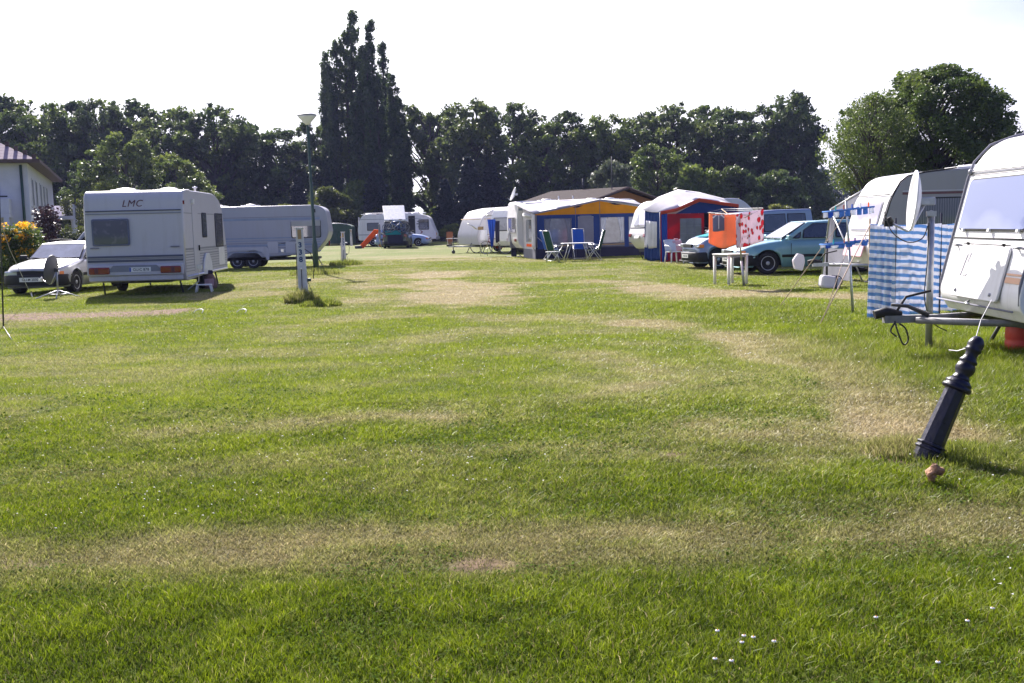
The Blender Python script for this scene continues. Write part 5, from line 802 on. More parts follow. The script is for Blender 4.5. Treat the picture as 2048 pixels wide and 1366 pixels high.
bicycle(at(992, 508), R(170), 'red_lens', 'red bicycle standing before the cream caravan, beside the blue towel'); bicycle(at(972, 505.5), R(8), 'alu', 'grey bicycle standing under the side of the cream caravan')
bicycle(Vector((-17.6, 41.5, 0)), R(70), 'rim_alloy', 'pale bicycle behind the silver cars at the far left')
# washing stand by the cream caravan
q = at(975, 512); cs = thing('airer_post', 'thin silver pole with spread folding arms before the cream caravan', 'clothes airer', q)
MB().tube([(0, 0, 0), (0, 0, 1.95)], 0.016, 8).build('pole', 'alu', cs); MB().tube([(-0.33, 0.1, 0), (-0.33, 0.1, 1.45)], 0.014, 8).build('pole', 'alu', cs)
for P in ([(-0.33, 0.1, 1.42), (-0.5, 0, 1.35), (-0.7, 0, 1.5), (-0.95, 0, 1.62)], [(-0.33, 0.1, 1.30), (-0.6, 0.1, 1.38), (-0.75, 0.05, 1.52)], [(0, 0, 1.95), (0.3, 0, 2.0), (-0.1, 0, 2.02)]): MB().tube(P, 0.025, 6).build('arm', 'alu', cs)
def hang2(name, label, cat, c, w, drop, m_, rz=0, **k):
    m = MB(); cloth(m, (-w/2, 0, 0), (w/2, 0, 0), drop, **k); return tag(m.build(name, m_, None, 0, c, rz), label, cat, 'washing by the cream caravan')
hang2('blue_towel', 'long blue towel hanging in a point beside the white cloth near the cream caravan', 'towel', q+Vector((0.24, -0.05, 1.80)), 0.40, 1.38, 'cloth_blue', amp=0.05, nf=3, narrow=0.75)
hang2('dark_trousers', 'dark trousers hanging right of the long blue towel', 'trousers', q+Vector((0.52, 0.05, 1.72)), 0.24, 1.05, 'cloth_dark', amp=0.03, nf=2, narrow=0.2)
hang2('white_cloth', 'white cloth hanging left of the thin pole before the cream caravan', 'cloth', q+Vector((-0.18, -0.04, 1.28)), 0.32, 0.50, 'cloth_white', amp=0.02, nf=1)
hang2('yellow_cloth', 'small mustard cloth folded over the airer arm above the white cloth', 'cloth', q+Vector((-0.3, -0.04, 1.46)), 0.28, 0.16, 'wood', amp=0.015, nf=1)
# ---------------------------------------------------------------- far motorhome, blue hatchback, green camper van
HL = 6.5; hf = HL/2; mx_ = ad(715, 490, 86.5).x
mh = caravan('motorhome', 'white motorhome with open door and roof rack behind the green camper van', (mx_+hf, 88.0, 0), R(-1), HL, 2.25,
    [(hf-0.05, 0.5, 0), (hf, 0.95, 0.15), (hf-0.18, 1.3, 0.1), (hf-0.55, 2.35, 0.35), (hf-1.6, 2.62, 0.5), (-hf+0.4, 2.60, 0.4), (-hf, 1.5, 0.4), (-hf+0.1, 0.5, 0.1)], zb=0.46, ws=(-2.0, hf-1.05), wr=0.36, sh='white_shell', bar=False, cat='motorhome', group='campers in the far middle')
window(mh, sideM(2.25, -1, -hf+1.3, 1.6), 1.0, 0.65, 'curtain_glass', 'rubber', 0.06); window(mh, sideM(2.25, -1, hf-1.02, 1.68), 0.85, 0.85, 'car_glass', 'rubber', 0.06)
MB().rrect(sideM(2.25, -1, 1.25, 1.55), 0.55, 1.75, 0.008, 0.04).build('door_opening', 'rubber', mh); MB().box((0.95, -1.25, 1.5), (0.05, 0.28, 1.7)).build('open_door', 'white_shell', mh, 0.01)
for x_, z_ in ((1.72, 1.75), (1.82, 1.5), (1.78, 1.95)): MB().rrect(sideM(2.25, -1, x_, z_), 0.16, 0.07, 0.01, 0.02).build('vent_grille', 'black_plastic', mh)
strip(mh, 2.25, -1, -hf+0.1, hf-1.2, 2.2, 0.03, 'stripe_grey'); strip(mh, 2.25, -1, -hf+0.1, 1.0, 0.95, 0.05, 'stripe_grey'); MB().prism([(0, 0), (0.1, 0), (0.25, 0.13), (0.1, 0.26), (0, 0.26), (0.14, 0.13)], 0, 0.012, sideM(2.25, -1, hf-1.35, 0.95)).build('red_emblem', 'red_lens', mh)
MB().box((hf-0.12, -1.02, 0.9), (0.25, 0.2, 0.22)).build('indicator', 'orange_lens', mh, 0.04); MB().box((hf+0.0, 0, 0.55), (0.2, 2.2, 0.25)).build('bumper', 'grey_plastic', mh, 0.05)
for xx, l in ((-2.4, 1.2), (-0.9, 0.7), (0.6, 0.6), (1.4, 0.9), (2.1, 0.5)): roof_vent(mh, xx, -0.3, 2.6, 0.7, l)
m = MB(); [m.tube([(-hf+0.5, y, 2.72), (hf-1.4, y, 2.72)], 0.02, 5) for y in (-0.95, 0.95)]; [m.tube([(x_, -0.95, 2.58), (x_, -0.95, 2.72), (x_, 0.95, 2.72), (x_, 0.95, 2.58)], 0.018, 5) for x_ in (-2.6, -1.4, -0.2, 1.0)]; m.build('roof_rack', 'alu', mh)
m = MB(); [m.tube([(-hf-0.08, y, 0.6), (-hf-0.02, y, 2.4)], 0.02, 5) for y in (-0.2, 0.2)]; [m.tube([(-hf-0.06, -0.2, z_), (-hf-0.06, 0.2, z_)], 0.015, 5) for z_ in (0.9, 1.2, 1.5, 1.8, 2.1)]; m.build('ladder', 'alu', mh)
hx = ad(858, 490, 81).x; car('light_blue_hatchback', 'light blue hatchback half hidden behind the green camper van', (hx-2.1, 82.3, 0), R(-3), 4.3, 1.66, [(-2.15, 0.8), (-2.1, 0.98), (0.8, 0.95), (1.5, 0.86), (1.95, 0.72), (2.15, 0.6)], [(0.85, 0.95), (0.1, 1.42), (-1.5, 1.42), (-2.0, 0.98)], 0.95, 'light_blue_paint', bumper='light_blue_paint', wr=0.31,
    side_wins=[[(0.65, 0.99), (0.05, 1.36), (-0.45, 1.36), (-0.45, 0.99)], [(-0.53, 0.99), (-0.53, 1.36), (-1.3, 1.35), (-1.6, 0.99)]], group='parked cars', trim=False)
vx = ad(790, 497, 75.5).x; gv = car('green_camper_van', 'dark green camper van seen from behind with raised white roof and bicycles on its tail', (vx, 77.6, 0), R(91), 4.6, 1.86, [(-2.3, 1.0), (-2.28, 1.12), (1.6, 1.12), (2.1, 1.0), (2.3, 0.8)], [(1.95, 1.12), (1.45, 1.92), (-2.05, 1.94), (-2.28, 1.12)], 1.12, 'van_green_paint', tumble=0.17, wr=0.32, ws=(-1.3, 1.35),
    side_wins=[[(1.75, 1.17), (1.38, 1.82), (0.75, 1.84), (0.75, 1.17)], [(0.6, 1.17), (0.6, 1.84), (-0.6, 1.84), (-0.6, 1.17)], [(-0.75, 1.17), (-0.75, 1.84), (-1.8, 1.84), (-2.0, 1.17)]], group='campers in the far middle', trim=False, cat='camper van')
m = MB(); m.add([(-2.2, -0.82, 1.96), (-2.2, 0.70, 1.96), (-0.6, 0.98, 3.0), (-0.6, -0.60, 3.0)], [(0, 1, 2, 3)]); m.v += [(x, y, z+0.10) for x, y, z in m.v[:4]]; m.f += [[7, 6, 5, 4], [0, 4, 5, 1], [1, 5, 6, 2], [2, 6, 7, 3], [3, 7, 4, 0]]; m.sm += [False]*5; m.mi += [0]*5; m.build('raised_roof', 'white_paint', gv, 0.03)
m = MB(); m.add([(-2.1, -0.78, 1.94), (-2.1, 0.68, 1.94), (-0.62, 0.95, 2.98), (-0.62, -0.58, 2.98), (-0.6, -0.6, 1.94), (-0.6, 0.78, 1.94)], [(0, 3, 4), (1, 5, 2), (3, 2, 5, 4)]); m.build('roof_bellows', 'awning_grey', gv)
MB().box((-2.38, 0.1, 1.14), (0.05, 1.1, 0.30)).build('teal_cloth', 'cloth_teal', gv, 0.02); MB().box((-2.36, -0.02, 0.68), (0.10, 1.1, 0.62)).build('luggage_carrier', 'cloth_dark', gv, 0.05)
bicycle(Vector((vx+0.05, 75.05, 1.12)), R(2), 'alu', 'nearer bicycle hanging on the tail of the green camper van', group='bicycles on the green camper van'); bicycle(Vector((vx+0.3, 74.9, 1.16)), R(183), 'lace_blue', 'blue bicycle outermost on the tail rack of the green camper van', group='bicycles on the green camper van')
MB().box((0.3, 1.35, 1.25), (1.1, 0.06, 1.1)).build('open_sliding_door', 'grey_shell', gv, 0.03)
q = at(721, 497.5); q2 = ad(742, 461, 75.6)-q; od = thing('orange_board', 'bright orange board leaning up on a white frame left of the green camper van', 'board', q)
m = MB(); m.add([(-0.16, 0, 0.1), (0.22, 0, 0.02), (q2.x+0.35, 0.25, q2.z), (q2.x-0.12, 0.25, q2.z+0.05)], [(0, 1, 2, 3)]); m.v += [(x, y+0.06, z+0.02) for x, y, z in m.v[:4]]; m.f += [[7, 6, 5, 4], [0, 4, 5, 1], [1, 5, 6, 2], [2, 6, 7, 3], [3, 7, 4, 0]]; m.sm += [False]*5; m.mi += [0]*5; m.build('board', 'board_orange', od)
MB().tube([(q2.x+0.1, 0.3, q2.z), (q2.x+0.35, 0.6, 0)], 0.03, 6).tube([(q2.x-0.1, 0.3, q2.z), (q2.x+0.9, 0.5, 0.9)], 0.05, 6).build('support_frame', 'white_plastic', od); MB().box((-0.15, 0, 0.12), (0.5, 0.3, 0.22)).build('foot_weight', 'chassis', od, 0.04)
q = at(760, 494); sb = thing('red_strut', 'red and white folding panel beside the rear wheel of the green camper van', 'panel', q); MB().box((-0.1, 0, 0.55), (0.12, 0.05, 1.05), ry=-0.28).build('red_panel', 'board_orange', sb); MB().box((-0.22, 0.03, 0.5), (0.14, 0.04, 1.0), ry=-0.28).build('white_panel', 'white_plastic', sb)
q = at(905, 492); m_ = thing('picnic_table', 'tiny white garden table with a brown chair at the far edge of the lawn', 'table', q); m_.scale = (0.6, 0.6, 0.8); MB().box((0, 0, 0.7), (1.5, 0.9, 0.06)).build('tabletop', 'white_plastic', m_)
for s in (-1, 1):
    for y in (-1, 1): MB().tube([(s*0.6, y*0.35, 0.68), (s*0.62, y*0.38, 0)], 0.03, 4).build('leg', 'white_plastic', m_)
q = at(898, 492); m_ = thing('brown_chair', 'small brown chair behind the tiny white garden table', 'chair', q+Vector((0, 1.2, 0))); m_.scale = (0.7, 0.7, 0.75); MB().box((0, 0, 0.45), (0.6, 0.5, 0.06)).build('seat', 'gable_orange', m_); MB().box((0, 0.24, 0.95), (0.7, 0.05, 0.95)).build('backrest', 'gable_orange', m_); MB().box((0, 0, 0.22), (0.5, 0.45, 0.42)).build('leg_frame', 'wood', m_)
# green container
q = at(676, 490.5); gcx = thing('green_container', 'dark green metal container with arched roof behind the twin-axle caravan', 'container', q+Vector((0, 1.0, 0)))
ar_ = [(-1.7, 0.15), (1.35, 0.15), (1.35, 1.6)]+[(-0.18+1.53*math.cos(PI*k/12), 1.6+0.38*math.sin(PI*k/12)) for k in range(1, 12)]+[(-1.7, 1.6)]
MB().prism(ar_, -1.1, 1.1, frame((0, 0, 0), (1, 0, 0), (0, 0, 1))).build('body', 'container_green', gcx, 0.02)
MB().tube([(-0.18+1.53*math.cos(PI*k/12), -1.12, 1.61+0.38*math.sin(PI*k/12)) for k in range(0, 13)], 0.04, 6).build('roof_rim', 'galv', gcx); MB().box((0.45, -1.12, 0.75), (0.36, 0.02, 0.12)).build('yellow_sticker', 'petal_yellow', gcx)
for x_ in (-1.2, 0.9): MB().lathe([(0.05, -0.05), (0.17, -0.05), (0.17, 0.05), (0.05, 0.05)], 14, frame((x_, -1.0, 0.17), (1, 0, 0), (0, 0, 1))).build('wheel', 'tyre', gcx)
for x_ in (-0.9, -0.1, 0.7): MB().box((x_, -1.115, 0.95), (0.05, 0.03, 1.4)).build('rib', 'container_green', gcx)
q = at(703, 492); m_ = tag(MB().box((0, 0, 0.28), (0.5, 0.45, 0.1)).box((0, 0, 0.14), (0.06, 0.4, 0.28)).box((-0.28, 0, 0.13), (0.12, 0.4, 0.26)).build('small_trolley', 'galv', None, 0.02, q+Vector((-0.6, 0, 0))), 'low grey trolley on the lawn just left of the far numbered post', 'trolley')
# ---------------------------------------------------------------- villa at the left
c0 = ad(54, 329, 63.5); c1 = ad(104, 362, 86.0); c0.z = 0; c1.z = 0; vd = (c1-c0); VL = vd.length; vd.normalize(); VW = 13.0; ang = math.atan2(vd.y, vd.x)
vi = thing('white_villa', 'white two-storey house with hipped roof and balconies at the left edge', 'house', c0, ang)      # local +x away along the long side, +y to the left
EH = 5.85; MB().box((VL/2, VW/2, EH/2), (VL, VW, EH)).build('wall', 'plaster', vi)
ov = 0.7; m = MB(); rz_ = EH+3.9; m.add([(-ov, -ov, EH), (VL+ov, -ov, EH), (VL+ov, VW+ov, EH), (-ov, VW+ov, EH), (VW/2, VW/2, rz_), (VL-VW/2, VW/2, rz_)], [(0, 1, 5, 4), (1, 2, 5), (2, 3, 4, 5), (3, 0, 4), (3, 2, 1, 0)]); rf = m.build('roof', 'villa_tiles', vi); rf.location.z = 0.12
MB().box((VL/2, VW/2, EH+0.03), (VL+2*ov+0.1, VW+2*ov+0.1, 0.2)).build('eaves', 'eave_brown', rf).location.z = -0.05
for k in range(14): t_ = (k+0.5)/14; MB().box((-ov+(VW/2+ov)*t_, -ov+(VW/2+ov)*t_, EH+3.9*t_+0.12), (0.22, 0.22, 0.26)).build('ridge_tile', 'eave_brown', rf)
MB().tube([(-0.12, 0.35, EH-0.1), (-0.12, 0.35, 0.1)], 0.08, 8).build('downpipe', 'container_green', vi)
for i in range(5):
    w = MB().box((2.6+3.1*i+(0.8 if i > 1 else 0), -0.02, 4.2), (0.95, 0.06, 1.75)).build('window', 'awning_white', vi); MB().box((2.6+3.1*i+(0.8 if i > 1 else 0), -0.05, 4.2), (0.75, 0.04, 1.55)).build('pane', 'stripe_grey', w)
for xx in (4.2, 9.0): w = MB().box((xx, -0.02, 1.35), (1.2, 0.06, 1.4)).build('window', 'awning_white', vi); MB().box((xx, -0.05, 1.35), (1.0, 0.04, 1.2)).build('pane', 'stripe_grey', w)
for yy, zz, hh in ((2.2, 4.25, 2.0), (5.5, 4.2, 1.6), (2.6, 1.2, 2.2)): w = MB().box((-0.02, yy, zz), (0.06, 1.1 if zz > 2 else 1.7, hh)).build('window', 'awning_white', vi); MB().box((-0.05, yy, zz), (0.04, 0.95 if zz > 2 else 1.5, hh-0.2)).build('pane', 'window_dark' if zz > 2 else 'gable_orange', w)
bl = MB().box((-0.8, 2.7, 2.75), (1.6, 3.4, 0.22)).build('balcony', 'plaster', vi); MB().box((-1.55, 2.7, 3.3), (0.12, 3.4, 0.85)).box((-0.8, 1.05, 3.3), (1.4, 0.1, 0.85)).build('parapet', 'plaster', bl); MB().box((-1.45, 1.2, 1.32), (0.28, 0.28, 2.64)).build('column', 'plaster', bl); MB().box((-1.55, 2.7, 3.86), (0.08, 3.3, 0.08)).build('rail', 'black_plastic', bl)
b2 = MB().box((VL+2.3, 0.6, 2.95), (4.6, 4.2, 0.28)).build('terrace_roof', 'plaster', vi); MB().box((VL+2.3, -1.45, 3.55), (4.6, 0.12, 0.95)).box((VL+4.55, 0.6, 3.55), (0.12, 4.2, 0.95)).build('parapet', 'plaster', b2)
for xx, yy in ((VL+0.5, -1.35), (VL+4.4, -1.35), (VL+4.4, 0.4), (VL+4.4, 2.5)): MB().lathe([(0.2, 0), (0.16, 0.3), (0.16, 2.6), (0.22, 2.82)], 12, Matrix.Translation((xx, yy, 0))).build('column', 'plaster', b2)
MB().box((VL+2.3, -1.7, 0.5), (4.9, 0.2, 1.0)).build('low_wall', 'plaster', vi); MB().box((VL+1.4, 3.0, 4.4), (2.6, 5.6, 2.9)).build('rear_wing', 'plaster', vi)
MB().box((VL+2.3, -1.52, 4.06), (4.4, 0.1, 0.08)).build('rail', 'eave_brown', b2)
# brown-roofed building behind the awnings
gp = ad(1245, 378, 72); gp.z = 0; bn = thing('brown_barn', 'low building with orange-brown gable and long dark roof behind the yellow-gabled awning', 'building', gp, R(128)); RH = ad(1245, 378, 72).z; BLn = 7; hw_ = 4.4
MB().prism([(-hw_, 0), (hw_, 0), (hw_, RH-1.15), (0, RH-0.08), (-hw_, RH-1.15)], 0.0, BLn, frame((0, 0, 0), (0, 1, 0), (0, 0, 1))).build('wall', 'gable_orange', bn)
m = MB()
for s in (-1, 1): m.add([(-0.5, 0, RH), (BLn+0.5, 0, RH), (BLn+0.5, s*(hw_+0.6), RH-1.3), (-0.5, s*(hw_+0.6), RH-1.3), (-0.5, 0, RH+0.14), (BLn+0.5, 0, RH+0.14), (BLn+0.5, s*(hw_+0.6), RH-1.18), (-0.5, s*(hw_+0.6), RH-1.18)], [(0, 1, 2, 3), (7, 6, 5, 4), (0, 4, 5, 1), (1, 5, 6, 2), (2, 6, 7, 3), (3, 7, 4, 0)])
rf2 = m.build('roof', 'barn_tiles', bn); MB().tube([(4, 0, RH), (4, 0, RH+0.9)], 0.05, 6).build('vent_pipe', 'chassis', rf2); MB().tube([(0.4, 0.6, RH-0.3), (0.4, 0.6, RH+2.2)], 0.035, 5).build('aerial', 'chassis', rf2)
MB().tube([(-0.55, 0, RH+0.04), (-0.55, hw_+0.6, RH-1.26)], 0.09, 6).tube([(-0.55, 0, RH+0.04), (-0.55, -hw_-0.6, RH-1.26)], 0.09, 6).build('barge_board', 'eave_brown', rf2)
# ---------------------------------------------------------------- foliage
def leafcloud(blobs, n, size, seed, flat=0.75, up=0.0, shellp=0.45):
    g = np.random.default_rng(seed); B = np.array(blobs); vol = B[:, 3]**2.2; idx = g.choice(len(B), n, p=vol/vol.sum()); d = g.normal(size=(n, 3)); d /= np.linalg.norm(d, axis=1)[:, None]; rr = g.random(n)**shellp
    rr *= 1+0.25*(g.random(n)-0.3)
    P = B[idx, :3]+d*(rr*B[idx, 3])[:, None]*np.array([1, 1, B[0, 4] if B.shape[1] > 4 else flat])
    nr = g.normal(size=(n, 3)); nr[:, 2] += 0.6; nr /= np.linalg.norm(nr, axis=1)[:, None]
    u = np.cross(nr, g.normal(size=(n, 3))); u /= np.linalg.norm(u, axis=1)[:, None]; w = np.cross(nr, u); s = size*(0.5+1.6*g.random(n)**2.5)[:, None]
    V = np.stack([P-u*s*0.5, P+w*s*0.32, P+u*s*0.5, P-w*s*0.32], 1).reshape(-1, 3); F_ = np.arange(n*4).reshape(-1, 4)
    bc_ = g.random(len(B)); r_ = np.clip(bc_[idx]*0.55+g.random(n)*0.45, 0, 1); return V, F_, np.repeat(r_, 4)
def limb_mesh(segs, n=7):
    m = MB(); [m.tube(p, r_, n, cap=False) for p, r_ in segs]; return m
def crown(kind, seed, n):
    r = random.Random(seed); segs = []; bl_ = []
    if kind in ('broad', 'dense', 'high'):        # unit height tree
        h0 = r.uniform(0.12, 0.2); rt = 0.024; top_ = 0.75; px_ = 0; py_ = 0; trunk = [(0, 0, -0.01)]
        for k in range(1, 6): px_ += r.uniform(-.02, .02); py_ += r.uniform(-.02, .02); trunk.append((px_, py_, top_*k/5))
        segs.append((trunk, [rt*1.3, rt, rt*0.85, rt*0.65, rt*0.4, rt*0.15]))
        for k in range(150 if kind == 'broad' else 460):
            z = r.uniform(0.12, 0.985); zz_ = z
            if kind == 'high': z = 0.40+0.66*(z-0.12)
            env = (0.40 if kind != 'high' else 0.33)*math.sin(PI*min(1, max(0.07, (zz_+0.06)/1.06))**1.05)**0.55*(1+0.16*math.sin(5*z+seed)); a_ = r.uniform(0, 2*PI); env *= 1+0.14*math.sin(3*a_+seed*1.3)+0.08*math.sin(7*a_+seed+9*z); q_ = env*math.sqrt(r.uniform(0.15, 1)); c_ = (q_*math.cos(a_)+px_*z, q_*math.sin(a_)+py_*z, z); bl_.append((*c_, r.uniform(0.032, 0.078)*(0.75 if z > 0.85 else 1)))
            if k % 3: continue
            zb_ = max(h0, z-0.12-q_*0.6); i_ = min(4, int(zb_/top_*5)); f_ = zb_/top_*5-i_; b_ = [trunk[i_][j]+(trunk[i_+1][j]-trunk[i_][j])*min(1, f_) for j in range(3)]
            mid = [(b_[j]+c_[j])/2+(0.02 if j == 2 else r.uniform(-.015, .015)) for j in range(3)]; segs.append(([b_, mid, c_], [0.006, 0.004, 0.001]))
            for e_ in range(2): bl_.append((c_[0]*1.12+r.uniform(-.04, .04), c_[1]*1.12+r.uniform(-.04, .04), min(1.0, c_[2]+r.uniform(-.03, .05)), r.uniform(0.014, 0.03)))
    elif kind == 'poplar':
        segs.append(([(0, 0, -0.01), (0, 0, 0.3), (0.01, 0, 0.9)], [0.02, 0.014, 0.003]))
        for k in range(4):
            a_ = r.uniform(0, 2*PI); q_ = r.uniform(0.03, 0.055) if k else 0.0; hx_, hy_ = q_*math.cos(a_), q_*math.sin(a_); ht = (1.0, r.uniform(0.78, 0.9), r.uniform(0.62, 0.8), r.uniform(0.45, 0.65))[k]; R_ = 0.047 if k == 0 else 0.036
            segs.append(([(0, 0, 0.1), (hx_*0.7, hy_*0.7, 0.3), (hx_, hy_, ht*0.95)], [0.01, 0.007, 0.001]))
            for j in range(int(150*ht)):
                f_ = r.uniform(0.07, 0.985); rad = R_*math.sqrt(max(0, 1-f_**5))*min(1, 0.3+1.6*f_); b_ = r.uniform(0, 2*PI); d_ = rad*math.sqrt(r.random()); bl_.append((hx_*(0.5+0.5*f_)+d_*math.cos(b_), hy_*(0.5+0.5*f_)+d_*math.sin(b_), f_*ht, r.uniform(0.009, 0.019), 1.6))
            bl_.append((hx_, hy_, ht*0.99, 0.010, 1.8)); bl_.append((hx_, hy_, ht*0.97, 0.014, 1.8))
    elif kind == 'spruce':
        segs.append(([(0, 0, -0.01), (0, 0, 1.0)], [0.02, 0.002]))
        z = 0.05
        while z < 0.98:
            for k in range(9): a_ = r.uniform(0, 2*PI); L_ = (1-z)*0.30*r.uniform(0.7, 1.1)+0.015; [bl_.append((L_*f_*math.cos(a_), L_*f_*math.sin(a_), z-0.05*f_, 0.028*(1.1-0.4*f_)+0.006, 0.6)) for f_ in (0.3, 0.65, 1.0)]
            z += 0.05
    elif kind == 'bush':
        for k in range(26): a_ = r.uniform(0, 2*PI); q_ = 0.42*math.sqrt(r.random()); z = r.uniform(0.12, 0.88*math.sqrt(max(0.05, 1-(q_/0.5)**2))); bl_.append((q_*math.cos(a_), q_*math.sin(a_), z, r.uniform(0.11, 0.18))); segs.append(([(0, 0, 0), (q_*math.cos(a_)*.6, q_*math.sin(a_)*.6, z*.6), bl_[-1][:3]], [0.012, 0.008, 0.002]))
    elif kind == 'open':       # loose airy crown with visible limbs
        trunk = [(0, 0, -0.01), (0.02, 0, 0.2), (0.0, 0.01, 0.35), (0.03, 0, 0.6), (0.02, 0, 0.8)]; segs.append((trunk, [0.03, 0.022, 0.018, 0.01, 0.004]))
        for k in range(60): z = r.uniform(0.28, 0.97); env = 0.48*math.sin(PI*min(1, (z-0.1)/0.92))**0.55; a_ = r.uniform(0, 2*PI); q_ = env*r.uniform(0.2, 1)**0.5; c_ = (q_*math.cos(a_), q_*math.sin(a_), z); bl_.append((*c_, r.uniform(0.04, 0.085))); zb_ = max(0.2, z-0.1-q_*0.5); segs.append(([(0.01, 0, zb_*0.9), ((c_[0])*0.5, c_[1]*0.5, (zb_+z)/2+0.03), c_], [0.010, 0.006, 0.0012]))
    return segs, bl_
PROTO = {}
def proto(kind, seed, n, size):
    key = (kind, seed)
    if key in PROTO: return PROTO[key]
    segs, bl_ = crown(kind, seed, n); bl_ = [b if len(b) > 4 else (*b, 0.8) for b in bl_]; V, F_, r_ = leafcloud(bl_, n, size, seed); lm_ = limb_mesh(segs); me = bpy.data.meshes.new('trunk'); me.from_pydata(lm_.v, [], lm_.f); me.polygons.foreach_set('use_smooth', [True]*len(lm_.f)); me.materials.append(MATS['bark']); me.update()
    PROTO[key] = (V, F_, r_, me, {}); return PROTO[key]
def tree(name, label, px, ptop, D, kind='broad', seed=1, n=22000, size=0.022, leaf='leaf_dark', wid=1.0, group=None, pbase=None, cat='tree'):
    V, F_, r_, tm, cache = proto(kind, seed, n, size)
    b_ = ad(px, 470, D); H_ = ad(px, ptop, D).z; t = thing(name, label, cat, Vector((b_.x, b_.y, 0)), rnd.uniform(0, 6.28), group); t.scale = (H_*wid, H_*wid, H_)
    if leaf not in cache: cache[leaf] = fast('crown', V, F_, [leaf], [('rnd', 'POINT', r_)], link=False)
    c_ = bpy.data.objects.new('crown', cache[leaf]); C.objects.link(c_); c_.parent = t; k_ = bpy.data.objects.new('trunk', tm); C.objects.link(k_); k_.parent = t; return t
GB_ = 'trees along the back of the campsite'
rows_ = [(-60, 200, 118, 1, 1.0, 'leaf_dark', 'leftmost dark tree behind the white house roof'), (15, 196, 121, 2, 1.0, 'leaf_dark', 'dark tree rising above the hipped roof of the white house'), (92, 206, 116, 3, 0.95, 'leaf_mid', 'dark tree right of the white house roof'), (158, 207, 122, 1, 0.9, 'leaf_dark', 'dark tree above the left edge of the large white caravan'), (208, 204, 118, 4, 0.85, 'leaf_dark', 'tall dark tree above the left half of the large white caravan'),
 (272, 204, 123, 2, 0.95, 'leaf_dark', 'dark tree with peaked crown above the middle of the large white caravan'), (332, 236, 117, 3, 0.9, 'leaf_dark', 'lower dark tree above the right side of the large white caravan'), (392, 218, 121, 5, 0.9, 'leaf_mid', 'dark tree with thin top above the gap between the two left caravans'), (446, 214, 117, 4, 1.0, 'leaf_dark', 'broad dark tree above the left end of the twin-axle caravan'),
 (500, 246, 121, 1, 1.0, 'leaf_dark', 'rounded dark tree above the middle of the twin-axle caravan'), (560, 258, 119, 5, 1.05, 'leaf_dark', 'dark tree left of the tall green street lamp'), (606, 285, 124, 2, 1.1, 'leaf_mid', 'thin-crowned tree just behind the tall green street lamp'), (642, 246, 126, 6, 0.8, 'leaf_dark', 'loose-crowned tree between the tall street lamp and the poplars'),
 (866, 214, 122, 6, 1.0, 'leaf_dark', 'dark tree with gnarled limbs just right of the poplars'), (912, 232, 126, 5, 0.8, 'leaf_mid', 'paler tree between two dark ones right of the poplars'), (950, 204, 118, 2, 0.95, 'leaf_dark', 'tall rounded dark tree above the cream caravan'), (1024, 211, 121, 4, 0.95, 'leaf_dark', 'dark tree above the white caravan tail and roof dish'),
 (1085, 246, 117, 5, 1.0, 'leaf_mid', 'lighter broad tree above the left part of the yellow-gabled awning'), (1148, 224, 121, 1, 1.0, 'leaf_dark', 'dark tree with wispy top above the yellow gable'), (1215, 232, 118, 3, 1.0, 'leaf_mid', 'dark tree above the orange-brown gable'), (1290, 232, 122, 2, 0.95, 'leaf_dark', 'dark tree behind the young green tree right of the gable'), (1350, 212, 118, 4, 1.0, 'leaf_dark', 'dark tree above the red and blue awning'),
 (1415, 214, 122, 1, 1.0, 'leaf_mid', 'dark tree above the rotary dryer'), (1478, 216, 117, 5, 1.0, 'leaf_dark', 'dark tree above the tall-roofed blue-grey van'), (1540, 212, 121, 3, 0.95, 'leaf_dark', 'dark tree above the roof of the turquoise car'), (1582, 188, 119, 2, 0.8, 'leaf_dark', 'highest dark tree of the right row, next to the gap of sky')]
for i, (x, y, D_, sd_, w_, lf, lb) in enumerate(rows_): tree('broadleaf_tree', lb, x, y, D_, 'open' if sd_ == 6 else 'broad', sd_, 27000, 0.021, lf, w_*(1.0 if sd_ != 6 else 0.8), GB_)
